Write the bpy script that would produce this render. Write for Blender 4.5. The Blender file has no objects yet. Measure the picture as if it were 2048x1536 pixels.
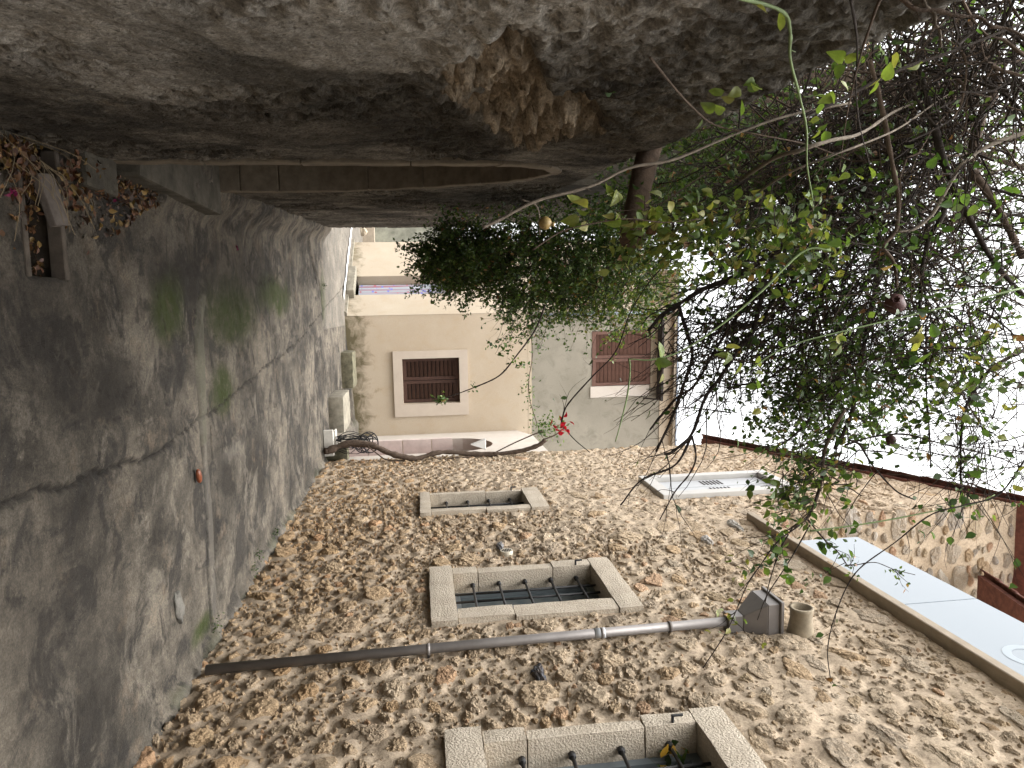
import bpy, bmesh, math, random
import numpy as np
from mathutils import Matrix, Vector, Quaternion, noise as mnoise

rng = np.random.default_rng(7)
random.seed(7)
R = math.radians
SC = bpy.context.scene
COL = SC.collection

# ------------------------------------------------------------------ camera
# upright frame: right / down / forward axes of the phone, held sideways (picture rolled 90 degrees)
FOC = 1400.0
EYE = np.array([0.0, 0.0, 1.6])
_d = np.array([620 - 768, 1210 - 1024, FOC]); _d /= np.linalg.norm(_d)
_a = -0.034
_up = np.array([_a, -1.0, (-_a * _d[0] + _d[1]) / _d[2]]); _up /= np.linalg.norm(_up)
CM = np.stack([np.cross(_d, _up), _d, _up])
cam = bpy.data.cameras.new('camera')
cam.sensor_fit = 'HORIZONTAL'; cam.sensor_width = 36.0
cam.lens = 36.0 * FOC / 2048.0
cam.clip_start = 0.05; cam.clip_end = 500
camo = bpy.data.objects.new('camera', cam); COL.objects.link(camo)
_m = np.eye(4); _m[:3, 0] = -CM[:, 1]; _m[:3, 1] = -CM[:, 0]; _m[:3, 2] = -CM[:, 2]; _m[:3, 3] = EYE
camo.matrix_world = Matrix(_m.tolist())
SC.camera = camo

# ------------------------------------------------------------------ sky, sun, exposure
SUN_EL, SUN_AZ = 76.0, 235.0       # veiled sun high behind the left shoulder
w = bpy.data.worlds.new('World'); SC.world = w; w.use_nodes = True
nt = w.node_tree; nt.nodes.clear()
sky = nt.nodes.new('ShaderNodeTexSky'); sky.sky_type = 'NISHITA'; sky.sun_disc = False
sky.sun_elevation = R(SUN_EL); sky.sun_rotation = R(SUN_AZ)
sky.air_density = 1.0; sky.dust_density = 6.0; sky.ozone_density = 1.0
hs = nt.nodes.new('ShaderNodeHueSaturation'); hs.inputs['Saturation'].default_value = 0.03
bg = nt.nodes.new('ShaderNodeBackground'); bg.inputs['Strength'].default_value = 0.15
wo = nt.nodes.new('ShaderNodeOutputWorld')
nt.links.new(sky.outputs[0], hs.inputs['Color']); nt.links.new(hs.outputs[0], bg.inputs['Color'])
nt.links.new(bg.outputs[0], wo.inputs['Surface'])
sl = bpy.data.lights.new('sun', 'SUN'); sl.energy = 0.5; sl.angle = R(45); sl.color = (1.0, 0.96, 0.9)
so = bpy.data.objects.new('sun', sl); COL.objects.link(so)
az, el = R(SUN_AZ), R(SUN_EL)
sdir = Vector((math.sin(az) * math.cos(el), math.cos(az) * math.cos(el), math.sin(el)))
so.rotation_euler = sdir.to_track_quat('Z', 'Y').to_euler(); so.location = (0, 0, 30)
SC.view_settings.view_transform = 'Standard'; SC.view_settings.look = 'None'
SC.view_settings.gamma = 1.0; SC.view_settings.use_curve_mapping = False
SC.view_settings.exposure = 2.2
SC.render.engine = 'CYCLES'
SC.cycles.max_bounces = 6; SC.cycles.diffuse_bounces = 4; SC.cycles.transparent_max_bounces = 4
SC.cycles.sample_clamp_indirect = 6.0

# ------------------------------------------------------------------ helpers
def ray(x, y):
    return CM @ np.array([y - 768.0, (2048.0 - x) - 1024.0, FOC])
def atY(x, y, Y):
    r = ray(x, y); return EYE + r * (Y / r[1])
def atX(x, y, X):
    r = ray(x, y); return EYE + r * (X / r[0])
def atZ(x, y, Z=0.0):
    r = ray(x, y); return EYE + r * ((Z - EYE[2]) / r[2])
def project(P):
    c = (np.asarray(P) - EYE) @ CM
    return 2048 - (1024 + FOC * c[..., 1] / c[..., 2]), 768 + FOC * c[..., 0] / c[..., 2], c[..., 2]

def _hash(ix, iy, seed):
    n = (ix.astype(np.int64) * 374761393 + iy.astype(np.int64) * 668265263 + seed * 982451653) & 0x7fffffff
    n = ((n ^ (n >> 13)) * 1274126177) & 0x7fffffff
    return ((n ^ (n >> 16)) & 0xffff) / 65535.0
def vnoise(x, y, seed=0):
    x = np.asarray(x, float); y = np.asarray(y, float)
    ix = np.floor(x).astype(np.int64); iy = np.floor(y).astype(np.int64)
    fx = x - ix; fy = y - iy
    fx = fx * fx * (3 - 2 * fx); fy = fy * fy * (3 - 2 * fy)
    a = _hash(ix, iy, seed); b = _hash(ix + 1, iy, seed); c = _hash(ix, iy + 1, seed); d = _hash(ix + 1, iy + 1, seed)
    return (a * (1 - fx) + b * fx) * (1 - fy) + (c * (1 - fx) + d * fx) * fy
def fbm(x, y, seed=0, oct=4):
    s = 0; a = 0.5; t = 0
    for k in range(oct):
        s = s + a * vnoise(x * 2 ** k, y * 2 ** k, seed + 17 * k); t += a; a *= 0.5
    return s / t
def sstep(a, b, x):
    t = np.clip((np.asarray(x, float) - a) / (b - a), 0, 1); return t * t * (3 - 2 * t)

def attach(o, parent):
    if parent is not None:
        o.parent = parent
        o.matrix_parent_inverse = Matrix.Translation(-Vector(parent.get('_w', (0, 0, 0))))
def mk(name, V, F, mat, parent=None, smooth=False, cols=None):
    """one mesh object from vertices V and faces F (list of equal-length index arrays); cols = {name: per-vertex rgb or float}"""
    V = np.ascontiguousarray(np.asarray(V, np.float32).reshape(-1, 3))
    if isinstance(F, np.ndarray): F = [F]
    elif len(F) and not isinstance(F[0], np.ndarray):
        d = {}
        for f in F: d.setdefault(len(f), []).append(f)
        F = [np.array(v) for v in d.values()]
    me = bpy.data.meshes.new(name)
    tot = sum(len(f) for f in F); loops = np.concatenate([f.reshape(-1) for f in F]).astype(np.int32)
    starts = []; s = 0
    for f in F:
        starts.append(s + np.arange(len(f)) * f.shape[1]); s += f.size
    me.vertices.add(len(V)); me.vertices.foreach_set('co', V.reshape(-1))
    me.loops.add(len(loops)); me.loops.foreach_set('vertex_index', loops)
    me.polygons.add(tot); me.polygons.foreach_set('loop_start', np.concatenate(starts).astype(np.int32))
    me.update(calc_edges=True)
    me.polygons.foreach_set('use_smooth', np.full(tot, bool(smooth)))
    if cols:
        for k, c in cols.items():
            c = np.asarray(c, np.float32)
            if c.ndim == 1: c = np.stack([c, c, c], 1)
            a = me.color_attributes.new(k, 'FLOAT_COLOR', 'POINT')
            a.data.foreach_set('color', np.concatenate([c, np.ones((len(c), 1), np.float32)], 1).reshape(-1))
    me.validate()
    if mat: me.materials.append(mat)
    o = bpy.data.objects.new(name, me); COL.objects.link(o); attach(o, parent)
    return o
def empty(name, loc, label=None, cat=None, group=None):
    o = bpy.data.objects.new(name, None); COL.objects.link(o); o.location = loc; o.empty_display_size = 0.2
    o['_w'] = [float(c) for c in loc]
    tag(o, label, cat, group); return o
def tag(o, label=None, cat=None, group=None, kind=None):
    if label: o['label'] = label
    if cat: o['category'] = cat
    if group: o['group'] = group
    if kind: o['kind'] = kind
    return o
class MB:
    def __init__(s): s.V = []; s.F = []; s.n = 0; s.C = []
    def add(s, V, F, c=None):
        V = np.asarray(V, float).reshape(-1, 3)
        s.V.append(V); s.F += [tuple(int(i) + s.n for i in f) for f in F]; s.n += len(V)
        if c is not None: s.C.append(np.repeat(np.asarray(c, float)[None], len(V), 0))
        return s
    def box(s, a, b, c=None):
        (x0, y0, z0), (x1, y1, z1) = a, b
        V = [(x0, y0, z0), (x1, y0, z0), (x1, y1, z0), (x0, y1, z0), (x0, y0, z1), (x1, y0, z1), (x1, y1, z1), (x0, y1, z1)]
        return s.add(V, [(0, 3, 2, 1), (4, 5, 6, 7), (0, 1, 5, 4), (1, 2, 6, 5), (2, 3, 7, 6), (3, 0, 4, 7)], c)
    def fbox(s, o, u, v, n, su, sv, sn, c=None):
        """box from corner o along unit vectors u, v, n with the given sizes"""
        o = np.asarray(o, float); u = np.asarray(u, float) * su; v = np.asarray(v, float) * sv; n = np.asarray(n, float) * sn
        V = [o, o + u, o + u + v, o + v, o + n, o + u + n, o + u + v + n, o + v + n]
        return s.add(V, [(0, 3, 2, 1), (4, 5, 6, 7), (0, 1, 5, 4), (1, 2, 6, 5), (2, 3, 7, 6), (3, 0, 4, 7)], c)
    def tube(s, P, r, n=6, c=None, cap=True):
        P = np.asarray(P, float); r = np.broadcast_to(np.asarray(r, float), (len(P),))
        T = np.gradient(P, axis=0); T /= np.linalg.norm(T, axis=1)[:, None] + 1e-9
        ref = np.array([0.31, 0.17, 0.93])
        A = np.cross(T, ref); A /= np.linalg.norm(A, axis=1)[:, None] + 1e-9
        B = np.cross(T, A)
        a = np.arange(n) * 2 * math.pi / n
        V = (P[:, None] + r[:, None, None] * (A[:, None] * np.cos(a)[None, :, None] + B[:, None] * np.sin(a)[None, :, None])).reshape(-1, 3)
        F = []
        for i in range(len(P) - 1):
            for j in range(n):
                k = (j + 1) % n
                F.append((i * n + j, i * n + k, (i + 1) * n + k, (i + 1) * n + j))
        if cap: F += [tuple(range(n))[::-1], tuple(range((len(P) - 1) * n, len(P) * n))]
        return s.add(V, F, c)
    def build(s, name, mat, parent=None, smooth=False):
        return mk(name, np.concatenate(s.V), s.F, mat, parent, smooth, {'tint': np.concatenate(s.C)} if s.C else None)
def bevel_obj(o, wd=0.006, seg=2):
    bm = bmesh.new(); bm.from_mesh(o.data)
    bmesh.ops.bevel(bm, geom=list(bm.edges), offset=wd, segments=seg, affect='EDGES', profile=0.6)
    bm.to_mesh(o.data); bm.free(); return o
def spline(P, n):
    """Catmull-Rom through P, n samples"""
    P = np.asarray(P, float); Q = np.vstack([2 * P[0] - P[1], P, 2 * P[-1] - P[-2]])
    t = np.linspace(0, len(P) - 1 - 1e-6, n); i = t.astype(int); f = (t - i)[:, None]
    a, b, c, d = Q[i], Q[i + 1], Q[i + 2], Q[i + 3]
    return 0.5 * (2 * b + (c - a) * f + (2 * a - 5 * b + 4 * c - d) * f ** 2 + (3 * b - a - 3 * c + d) * f ** 3)

# ------------------------------------------------------------------ materials
class NT:
    def __init__(s, name):
        s.m = bpy.data.materials.new(name); s.m.use_nodes = True; s.t = s.m.node_tree
        s.b = s.t.nodes['Principled BSDF']; s.pos = None
    def n(s, t, **kw):
        x = s.t.nodes.new(t)
        for k, v in kw.items(): setattr(x, k, v)
        return x
    def l(s, a, b): s.t.links.new(a, b)
    def P(s):
        if s.pos is None: s.pos = s.n('ShaderNodeNewGeometry').outputs['Position']
        return s.pos
    def scaled(s, sc):
        m = s.n('ShaderNodeMapping'); s.l(s.P(), m.inputs['Vector']); m.inputs['Scale'].default_value = sc; return m.outputs[0]
    def noise(s, scale, detail=4, rough=0.6, vec=None, dist=0.0):
        x = s.n('ShaderNodeTexNoise'); x.inputs['Scale'].default_value = scale; x.inputs['Detail'].default_value = detail
        x.inputs['Roughness'].default_value = rough; x.inputs['Distortion'].default_value = dist
        s.l(vec if vec is not None else s.P(), x.inputs['Vector']); return x.outputs['Fac']
    def voro(s, scale, feature='F1', vec=None):
        x = s.n('ShaderNodeTexVoronoi', feature=feature); x.inputs['Scale'].default_value = scale
        s.l(vec if vec is not None else s.P(), x.inputs['Vector']); return x.outputs['Distance']
    def ramp(s, fac, stops):
        x = s.n('ShaderNodeValToRGB'); e = x.color_ramp.elements
        while len(e) < len(stops): e.new(0.5)
        for k, (p, c) in enumerate(stops):
            e[k].position = p; e[k].color = (*c, 1) if isinstance(c, tuple) else (c, c, c, 1)
        s.l(fac, x.inputs[0]); return x.outputs[0]
    def mix(s, fac, a, b, mode='MIX'):
        x = s.n('ShaderNodeMix', data_type='RGBA', blend_type=mode)
        for v, k in ((fac, 0), (a, 6), (b, 7)):
            if hasattr(v, 'node'): s.l(v, x.inputs[k])
            elif k == 0: x.inputs[0].default_value = v
            else: x.inputs[k].default_value = (*v, 1)
        return x.outputs[2]
    def math(s, op, a, b=0.0):
        x = s.n('ShaderNodeMath', operation=op)
        for v, k in ((a, 0), (b, 1)):
            if hasattr(v, 'node'): s.l(v, x.inputs[k])
            else: x.inputs[k].default_value = v
        return x.outputs[0]
    def attr(s, name):
        return s.n('ShaderNodeAttribute', attribute_name=name).outputs['Color']
    def done(s, col, rough=0.85, bump=None, strength=0.5, dist=0.01, spec=0.3):
        if hasattr(col, 'node'): s.l(col, s.b.inputs['Base Color'])
        else: s.b.inputs['Base Color'].default_value = (*col, 1)
        if hasattr(rough, 'node'): s.l(rough, s.b.inputs['Roughness'])
        else: s.b.inputs['Roughness'].default_value = rough
        s.b.inputs['Specular IOR Level'].default_value = spec
        if bump is not None:
            b = s.n('ShaderNodeBump'); b.inputs['Strength'].default_value = strength; b.inputs['Distance'].default_value = dist
            s.l(bump, b.inputs['Height']); s.l(b.outputs[0], s.b.inputs['Normal'])
        return s.m
MAT = {}
def simple(name, col, rough=0.8, var=0.25, scale=8.0, bump=0.3, spec=0.3, metal=0.0, dist=0.004):
    t = NT(name)
    f = t.noise(scale, 5, 0.65)
    d = tuple(c * (1 - var) for c in col); h = tuple(min(1, c * (1 + var)) for c in col)
    c = t.ramp(f, [(0.3, d), (0.7, h)])
    m = t.done(c, rough, t.noise(scale * 9, 4, 0.7), bump, dist, spec)
    t.b.inputs['Metallic'].default_value = metal
    MAT[name] = m; return m

def mat_stone(name, tint_from):
    t = NT(name)
    base = t.attr('tint') if tint_from == 'attr' else t.n('ShaderNodeObjectInfo').outputs['Color']
    n1 = t.noise(22, 5, 0.7); n2 = t.noise(95, 5, 0.75)
    c = t.mix(t.ramp(n1, [(0.35, 0.0), (0.68, 1.0)]), base, (0.40, 0.26, 0.14), 'MIX')
    c = t.mix(0.35, base, c)
    c = t.mix(1.0, c, t.ramp(n2, [(0.30, 0.64), (0.5, 1.0), (0.70, 1.28)]), 'MULTIPLY')
    pits = t.ramp(t.voro(60), [(0.0, 0.45), (0.3, 1.0)])
    c = t.mix(t.ramp(n1, [(0.45, 0.0), (0.6, 0.7)]), c, t.mix(1.0, c, pits, 'MULTIPLY'))
    h = t.math('ADD', t.math('MULTIPLY', n1, 1.0), t.math('MULTIPLY', n2, 0.6))
    MAT[name] = t.done(c, 0.95, h, 1.0, 0.05, 0.1)
mat_stone('rubble_stone', 'attr'); mat_stone('rubble_stone_single', 'object')
def mat_mortar():
    t = NT('mortar')
    n1 = t.noise(1.3, 4, 0.6); n2 = t.noise(45, 5, 0.7); n3 = t.noise(7, 4, 0.6)
    c = t.ramp(n1, [(0.3, (0.36, 0.282, 0.204)), (0.7, (0.425, 0.342, 0.252))])
    c = t.mix(1.0, c, t.ramp(n2, [(0.34, 0.66), (0.5, 1.0), (0.66, 1.2)]), 'MULTIPLY')
    c = t.mix(t.ramp(n3, [(0.5, 0.0), (0.75, 0.55)]), c, (0.31, 0.25, 0.18))
    # weathered brown splash zone at the foot of the wall
    sep = t.n('ShaderNodeSeparateXYZ'); t.l(t.P(), sep.inputs[0])
    low = t.math('SUBTRACT', t.math('MULTIPLY', n3, 1.3), t.math('MULTIPLY', sep.outputs[2], 0.55))
    c = t.mix(t.ramp(low, [(0.15, 0.0), (0.6, 0.6)]), c, (0.24, 0.19, 0.135))
    MAT['mortar'] = t.done(c, 0.95, t.math('ADD', n2, t.math('MULTIPLY', t.noise(160, 3, 0.7), 0.5)), 0.7, 0.008, 0.1)
mat_mortar()
def mat_dressed():
    t = NT('dressed_stone')
    n1 = t.noise(5, 5, 0.65); n2 = t.noise(75, 3, 0.6)
    c = t.ramp(n1, [(0.3, (0.40, 0.34, 0.265)), (0.7, (0.50, 0.435, 0.35))])
    c = t.mix(1.0, c, t.ramp(n2, [(0.3, 0.8), (0.7, 1.1)]), 'MULTIPLY')
    MAT['dressed_stone'] = t.done(c, 0.9, n2, 0.9, 0.016, 0.15)
mat_dressed()
def mat_concrete():
    t = NT('alley_concrete')
    n1 = t.noise(1.1, 5, 0.62, dist=0.4); n2 = t.noise(6.5, 5, 0.7); n3 = t.noise(85, 5, 0.8); nm = t.noise(24, 6, 0.78)
    streak = t.noise(1.0, 6, 0.75, vec=t.scaled((15.0, 3.5, 1.0)))
    c = t.ramp(n1, [(0.36, (0.036, 0.031, 0.025)), (0.48, (0.084, 0.073, 0.058)), (0.62, (0.165, 0.141, 0.110))])
    c = t.mix(1.0, c, t.ramp(n2, [(0.30, 0.58), (0.5, 0.97), (0.70, 1.3)]), 'MULTIPLY')
    c = t.mix(1.0, c, t.ramp(streak, [(0.34, 0.80), (0.62, 1.12)]), 'MULTIPLY')
    c = t.mix(t.ramp(t.noise(2.4, 5, 0.7, dist=0.8), [(0.50, 0.0), (0.58, 0.8)]), c, (0.030, 0.027, 0.024))
    c = t.mix(t.ramp(t.noise(1.9, 6, 0.75, dist=0.6), [(0.54, 0.0), (0.62, 0.6)]), c, (0.195, 0.170, 0.135))
    c = t.mix(t.ramp(t.noise(3.3, 5, 0.7), [(0.57, 0.0), (0.68, 0.45)]), c, (0.185, 0.140, 0.098))
    c = t.mix(1.0, c, t.ramp(n3, [(0.34, 0.6), (0.5, 1.0), (0.68, 1.45)]), 'MULTIPLY')
    c = t.mix(1.0, c, t.ramp(nm, [(0.34, 0.76), (0.5, 1.0), (0.68, 1.22)]), 'MULTIPLY')
    # pale grit specks
    c = t.mix(t.ramp(t.voro(26), [(0.035, 0.55), (0.07, 0.0)]), c, (0.30, 0.27, 0.23))
    msk = t.n('ShaderNodeSeparateColor'); t.l(t.attr('mask'), msk.inputs[0])
    moss = t.math('MULTIPLY', msk.outputs[0], t.ramp(t.noise(9, 6, 0.8), [(0.26, 0.1), (0.52, 1.0)]))
    c = t.mix(t.math('MULTIPLY', moss, 0.95), c, (0.032, 0.043, 0.009))
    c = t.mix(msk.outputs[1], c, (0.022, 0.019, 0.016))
    c = t.mix(t.math('MULTIPLY', msk.outputs[2], 0.7), c, (0.24, 0.215, 0.18))
    rough = t.ramp(n2, [(0.3, 0.62), (0.7, 0.9)])
    h = t.math('ADD', t.math('MULTIPLY', n2, 1.2), t.math('ADD', t.math('MULTIPLY', n3, 0.5), t.math('MULTIPLY', nm, 0.7)))
    MAT['concrete'] = t.done(c, rough, h, 1.0, 0.03, 0.2)
mat_concrete()
def mat_oldplaster():
    t = NT('old_plaster')
    n1 = t.noise(1.5, 5, 0.65, dist=0.6); n2 = t.noise(8, 6, 0.75); nm = t.noise(30, 5, 0.75); n3 = t.noise(90, 5, 0.8)
    c = t.ramp(n1, [(0.34, (0.050, 0.044, 0.037)), (0.48, (0.108, 0.096, 0.080)), (0.66, (0.215, 0.195, 0.165))])
    c = t.mix(1.0, c, t.ramp(n2, [(0.30, 0.55), (0.5, 0.97), (0.70, 1.3)]), 'MULTIPLY')
    c = t.mix(t.ramp(t.noise(2.2, 6, 0.8, dist=1.0), [(0.49, 0.0), (0.60, 0.85)]), c, (0.036, 0.033, 0.029))
    c = t.mix(t.ramp(t.noise(3.0, 6, 0.75), [(0.58, 0.0), (0.70, 0.55)]), c, (0.16, 0.115, 0.068))
    msk = t.n('ShaderNodeSeparateColor'); t.l(t.attr('mask'), msk.inputs[0])
    c = t.mix(t.math('MULTIPLY', msk.outputs[0], t.ramp(n2, [(0.25, 0.2), (0.6, 1.0)])), c, (0.30, 0.235, 0.165))   # bared earth mortar
    c = t.mix(t.math('MULTIPLY', msk.outputs[1], t.ramp(n2, [(0.3, 0.45), (0.55, 1.0)])), c, (0.42, 0.392, 0.35))    # pale smooth render left standing, plus light painted on the near end
    c = t.mix(t.math('MULTIPLY', msk.outputs[2], t.ramp(n2, [(0.3, 0.3), (0.6, 1.0)])), c, (0.034, 0.031, 0.026))    # black lichen stain
    c = t.mix(1.0, c, t.ramp(nm, [(0.34, 0.70), (0.5, 1.0), (0.66, 1.24)]), 'MULTIPLY')
    c = t.mix(1.0, c, t.ramp(n3, [(0.34, 0.62), (0.5, 1.0), (0.66, 1.4)]), 'MULTIPLY')
    pit = t.ramp(t.voro(38), [(0.08, 0.35), (0.22, 1.0)])
    c = t.mix(t.ramp(t.noise(2.6, 4, 0.7), [(0.42, 0.0), (0.55, 1.0)]), c, t.mix(1.0, c, pit, 'MULTIPLY'))
    h = t.math('ADD', t.math('MULTIPLY', n2, 0.7), t.math('ADD', t.math('MULTIPLY', nm, 0.30), t.math('ADD', t.math('MULTIPLY', n3, 0.35), t.math('MULTIPLY', t.ramp(t.voro(34), [(0.05, 0.0), (0.30, 1.0)]), 0.35))))
    MAT['old_plaster'] = t.done(c, 0.95, h, 1.0, 0.035, 0.08)
mat_oldplaster()
def mat_render(name, c1, c2, stain, amt=0.7, zlow=0.0, lowamt=0.0):
    t = NT(name)
    n1 = t.noise(0.7, 4, 0.6, dist=0.3); n2 = t.noise(3.2, 5, 0.7, dist=0.5); n3 = t.noise(70, 3, 0.6)
    c = t.ramp(n1, [(0.3, c1), (0.7, c2)])
    c = t.mix(t.ramp(n2, [(0.5, 0.0), (0.75, amt)]), c, stain)
    sep = t.n('ShaderNodeSeparateXYZ'); t.l(t.P(), sep.inputs[0])
    if lowamt:
        low = t.math('SUBTRACT', t.math('ADD', t.math('MULTIPLY', n2, 1.5), -0.1), t.math('MULTIPLY', t.math('SUBTRACT', sep.outputs[2], zlow), 1.1))
        c = t.mix(t.ramp(low, [(0.1, 0.0), (0.55, lowamt)]), c, (0.085, 0.072, 0.036))
    c = t.mix(1.0, c, t.ramp(n3, [(0.3, 0.93), (0.7, 1.05)]), 'MULTIPLY')
    MAT[name] = t.done(c, 0.9, t.math('ADD', n3, t.math('MULTIPLY', n2, 0.8)), 0.35, 0.008, 0.15)
mat_render('cream_render', (0.388, 0.315, 0.232), (0.433, 0.365, 0.28), (0.378, 0.285, 0.18), 0.45, 0.0, 0.9)
mat_render('pale_cream_render', (0.36, 0.30, 0.225), (0.40, 0.345, 0.27), (0.35, 0.265, 0.175), 0.4, -0.2, 0.8)
mat_render('grey_render', (0.205, 0.186, 0.148), (0.275, 0.25, 0.203), (0.145, 0.132, 0.102), 0.8)
mat_render('white_wash', (0.46, 0.41, 0.36), (0.54, 0.49, 0.43), (0.42, 0.35, 0.28), 0.6, 0.0, 0.5)
simple('surround_paint', (0.43, 0.365, 0.30), 0.85, 0.06, 3)
simple('brown_paint', (0.055, 0.027, 0.019), 0.6, 0.2, 9)
simple('brown_paint_light', (0.115, 0.058, 0.042), 0.6, 0.15, 9)
simple('dark_gap', (0.025, 0.02, 0.018), 0.9, 0.2)
simple('iron', (0.022, 0.021, 0.021), 0.55, 0.4, 40, 0.4, 0.4)
simple('zinc', (0.165, 0.15, 0.14), 0.5, 0.18, 5, 0.1, 0.5, 0.35)
simple('zinc_dark', (0.10, 0.085, 0.075), 0.6, 0.3, 9, 0.2, 0.4, 0.2)
simple('clay_spout', (0.20, 0.165, 0.115), 0.9, 0.35, 9, 0.6)
simple('roof_tile', (0.115, 0.046, 0.034), 0.9, 0.4, 14, 0.5)
simple('slab_edge', (0.30, 0.25, 0.19), 0.9, 0.15, 9, 0.4)
simple('white_marble', (0.42, 0.405, 0.38), 0.6, 0.06, 6, 0.2)
simple('white_aluminium', (0.36, 0.37, 0.38), 0.4, 0.05, 4, 0.05)
simple('grey_aluminium', (0.14, 0.16, 0.17), 0.4, 0.1, 4, 0.05)
simple('wood_beam', (0.085, 0.058, 0.04), 0.9, 0.4, 12, 0.8, 0.15, 0.0, 0.01)
simple('old_wood', (0.07, 0.057, 0.045), 0.9, 0.4, 10, 0.6)
simple('pale_board', (0.50, 0.47, 0.42), 0.8, 0.2, 8, 0.3)
simple('planter_concrete', (0.20, 0.18, 0.14), 0.95, 0.4, 7, 0.6)
simple('sill_concrete', (0.075, 0.068, 0.055), 0.95, 0.45, 7, 0.8, 0.1, 0.0, 0.012)
simple('mossy_concrete', (0.11, 0.10, 0.065), 0.95, 0.5, 9, 0.8)
simple('net_black', (0.018, 0.018, 0.02), 0.8, 0.2)
simple('bark', (0.085, 0.062, 0.047), 0.95, 0.4, 30, 0.9, 0.1, 0.0, 0.006)
simple('pale_bark', (0.15, 0.125, 0.10), 0.95, 0.35, 30, 0.8, 0.1, 0.0, 0.005)
simple('dark_bark', (0.034, 0.027, 0.023), 0.95, 0.4, 30, 0.8, 0.1, 0.0, 0.005)
simple('green_stem', (0.12, 0.165, 0.065), 0.7, 0.2, 20, 0.2)
simple('dark_earth', (0.04, 0.032, 0.024), 0.95, 0.4, 20, 0.6)
simple('pomegranate', (0.055, 0.02, 0.018), 0.55, 0.35, 18, 0.3)
simple('pomegranate_fresh', (0.20, 0.14, 0.05), 0.5, 0.4, 14, 0.2)
simple('white_plastic', (0.66, 0.65, 0.62), 0.5, 0.06, 6, 0.1)
simple('blue_pipe', (0.22, 0.25, 0.30), 0.5, 0.15, 6, 0.1)
simple('far_wall', (0.20, 0.20, 0.16), 0.95, 0.45, 2.5, 0.6)
simple('cement_lump', (0.15, 0.14, 0.122), 0.95, 0.25, 20, 0.9, 0.15, 0.0, 0.012)
simple('white_line', (0.62, 0.64, 0.66), 0.8, 0.15, 8, 0.2)
def mat_glass():
    t = NT('milky_sky_glass'); m = t.done((0.245, 0.285, 0.32), 0.12, None, spec=0.5)  # frosted pane; pale base also stands in for the reflected sky
    t.b.inputs['Transmission Weight'].default_value = 0.15; MAT['milky_sky_glass'] = m
    t = NT('etched_glass'); MAT['etched_glass'] = t.done((0.31, 0.355, 0.39), 0.5, None, spec=0.4)
    t = NT('window_glass'); m = t.done((0.085, 0.105, 0.11), 0.08, None, spec=0.8); MAT['window_glass'] = m  # base lightened in place of the panes' blue-grey reflection
mat_glass()
def mat_leaf(name, src, trans=0.45):
    t = NT(name)
    base = t.attr('tint') if src == 'attr' else t.n('ShaderNodeObjectInfo').outputs['Color']
    c = t.mix(1.0, base, t.ramp(t.noise(60, 3, 0.6), [(0.3, 0.8), (0.7, 1.15)]), 'MULTIPLY')
    t.done(c, 0.5, None, spec=0.35)
    tr = t.n('ShaderNodeBsdfTranslucent'); t.l(t.mix(1.0, c, (1.25, 1.35, 0.7), 'MULTIPLY'), tr.inputs['Color'])
    mx = t.n('ShaderNodeMixShader'); mx.inputs[0].default_value = trans
    out = t.t.nodes['Material Output']
    t.l(t.b.outputs[0], mx.inputs[1]); t.l(tr.outputs[0], mx.inputs[2]); t.l(mx.outputs[0], out.inputs['Surface'])
    MAT[name] = t.m
mat_leaf('leaf', 'attr', 0.33); mat_leaf('leaf_single', 'object', 0.36); mat_leaf('litter', 'attr', 0.1); mat_leaf('litter_single', 'object', 0.1)
def mat_curtain():
    t = NT('curtain')
    base = t.ramp(t.noise(1.0, 1, 0.4, vec=t.scaled((9.0, 9.0, 0.3))), [(0.36, (0.30, 0.16, 0.19)), (0.42, (0.29, 0.31, 0.35)), (0.62, (0.36, 0.37, 0.385))])
    v = t.voro(7.5)
    c = t.mix(t.ramp(v, [(0.16, 1.0), (0.24, 0.0)]), base, (0.16, 0.18, 0.50))
    c = t.mix(t.ramp(t.voro(5.3), [(0.14, 1.0), (0.20, 0.0)]), c, (0.36, 0.12, 0.14))
    MAT['curtain'] = t.done(c, 0.9, None)
mat_curtain()

# ------------------------------------------------------------------ ground
g = mk('ground', [(-60, -60, -0.22), (60, -60, -0.22), (60, 80, -0.22), (-60, 80, -0.22)], [(0, 1, 2, 3)],
       simple('far_ground', (0.30, 0.27, 0.23), 0.95, 0.3, 1.5, 0.5), None)
tag(g, 'dusty pale ground sheet under the whole lane', 'ground', kind='structure')

def lwx(Y): return -0.5 - 0.075 * np.asarray(Y, float)      # face of the left plaster wall
XR = 2.42                                                  # face of the stone house
SEAM_Y = np.array([-4, 2.0, 2.82, 3.4, 4.3, 5.39, 6.83, 9.72, 12.8, 15.94, 20]); SEAM_X = np.array([0.55, 0.64, 0.7, 0.76, 0.82, 0.75, 0.62, 0.37, -0.12, -0.58, -1.1])
def seamx(Y):
    j = 0.035 * (fbm(Y * 4.0, Y * 0 + 3.3, 5, 4) - 0.5) * 2 + 0.030 * (fbm(Y * 14.0, Y * 0 + 9.1, 6, 4) - 0.5) * 2
    return np.interp(Y, SEAM_Y, SEAM_X) + j
ys = [-4.0]
while ys[-1] < 1.9: ys.append(ys[-1] + 0.16)
ys = list(ys)
while ys[-1] < 24.5: ys.append(ys[-1] + 0.0125 + 0.0034 * (ys[-1] - 1.9))
xs = np.concatenate([np.arange(-4.0, -1.5, 0.08), np.arange(-1.5, 2.75, 0.021)])
ys = np.array(ys)
GX, GY = np.meshgrid(xs, ys)
sx = seamx(GY)
side = GX < sx
H = 0.02 * (fbm(GX * 0.9, GY * 0.9, 1, 4) - 0.5) + 0.006 * (fbm(GX * 9, GY * 9, 2, 3) - 0.5) + 0.003 * (fbm(GX * 40, GY * 30, 3, 2) - 0.5)
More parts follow.
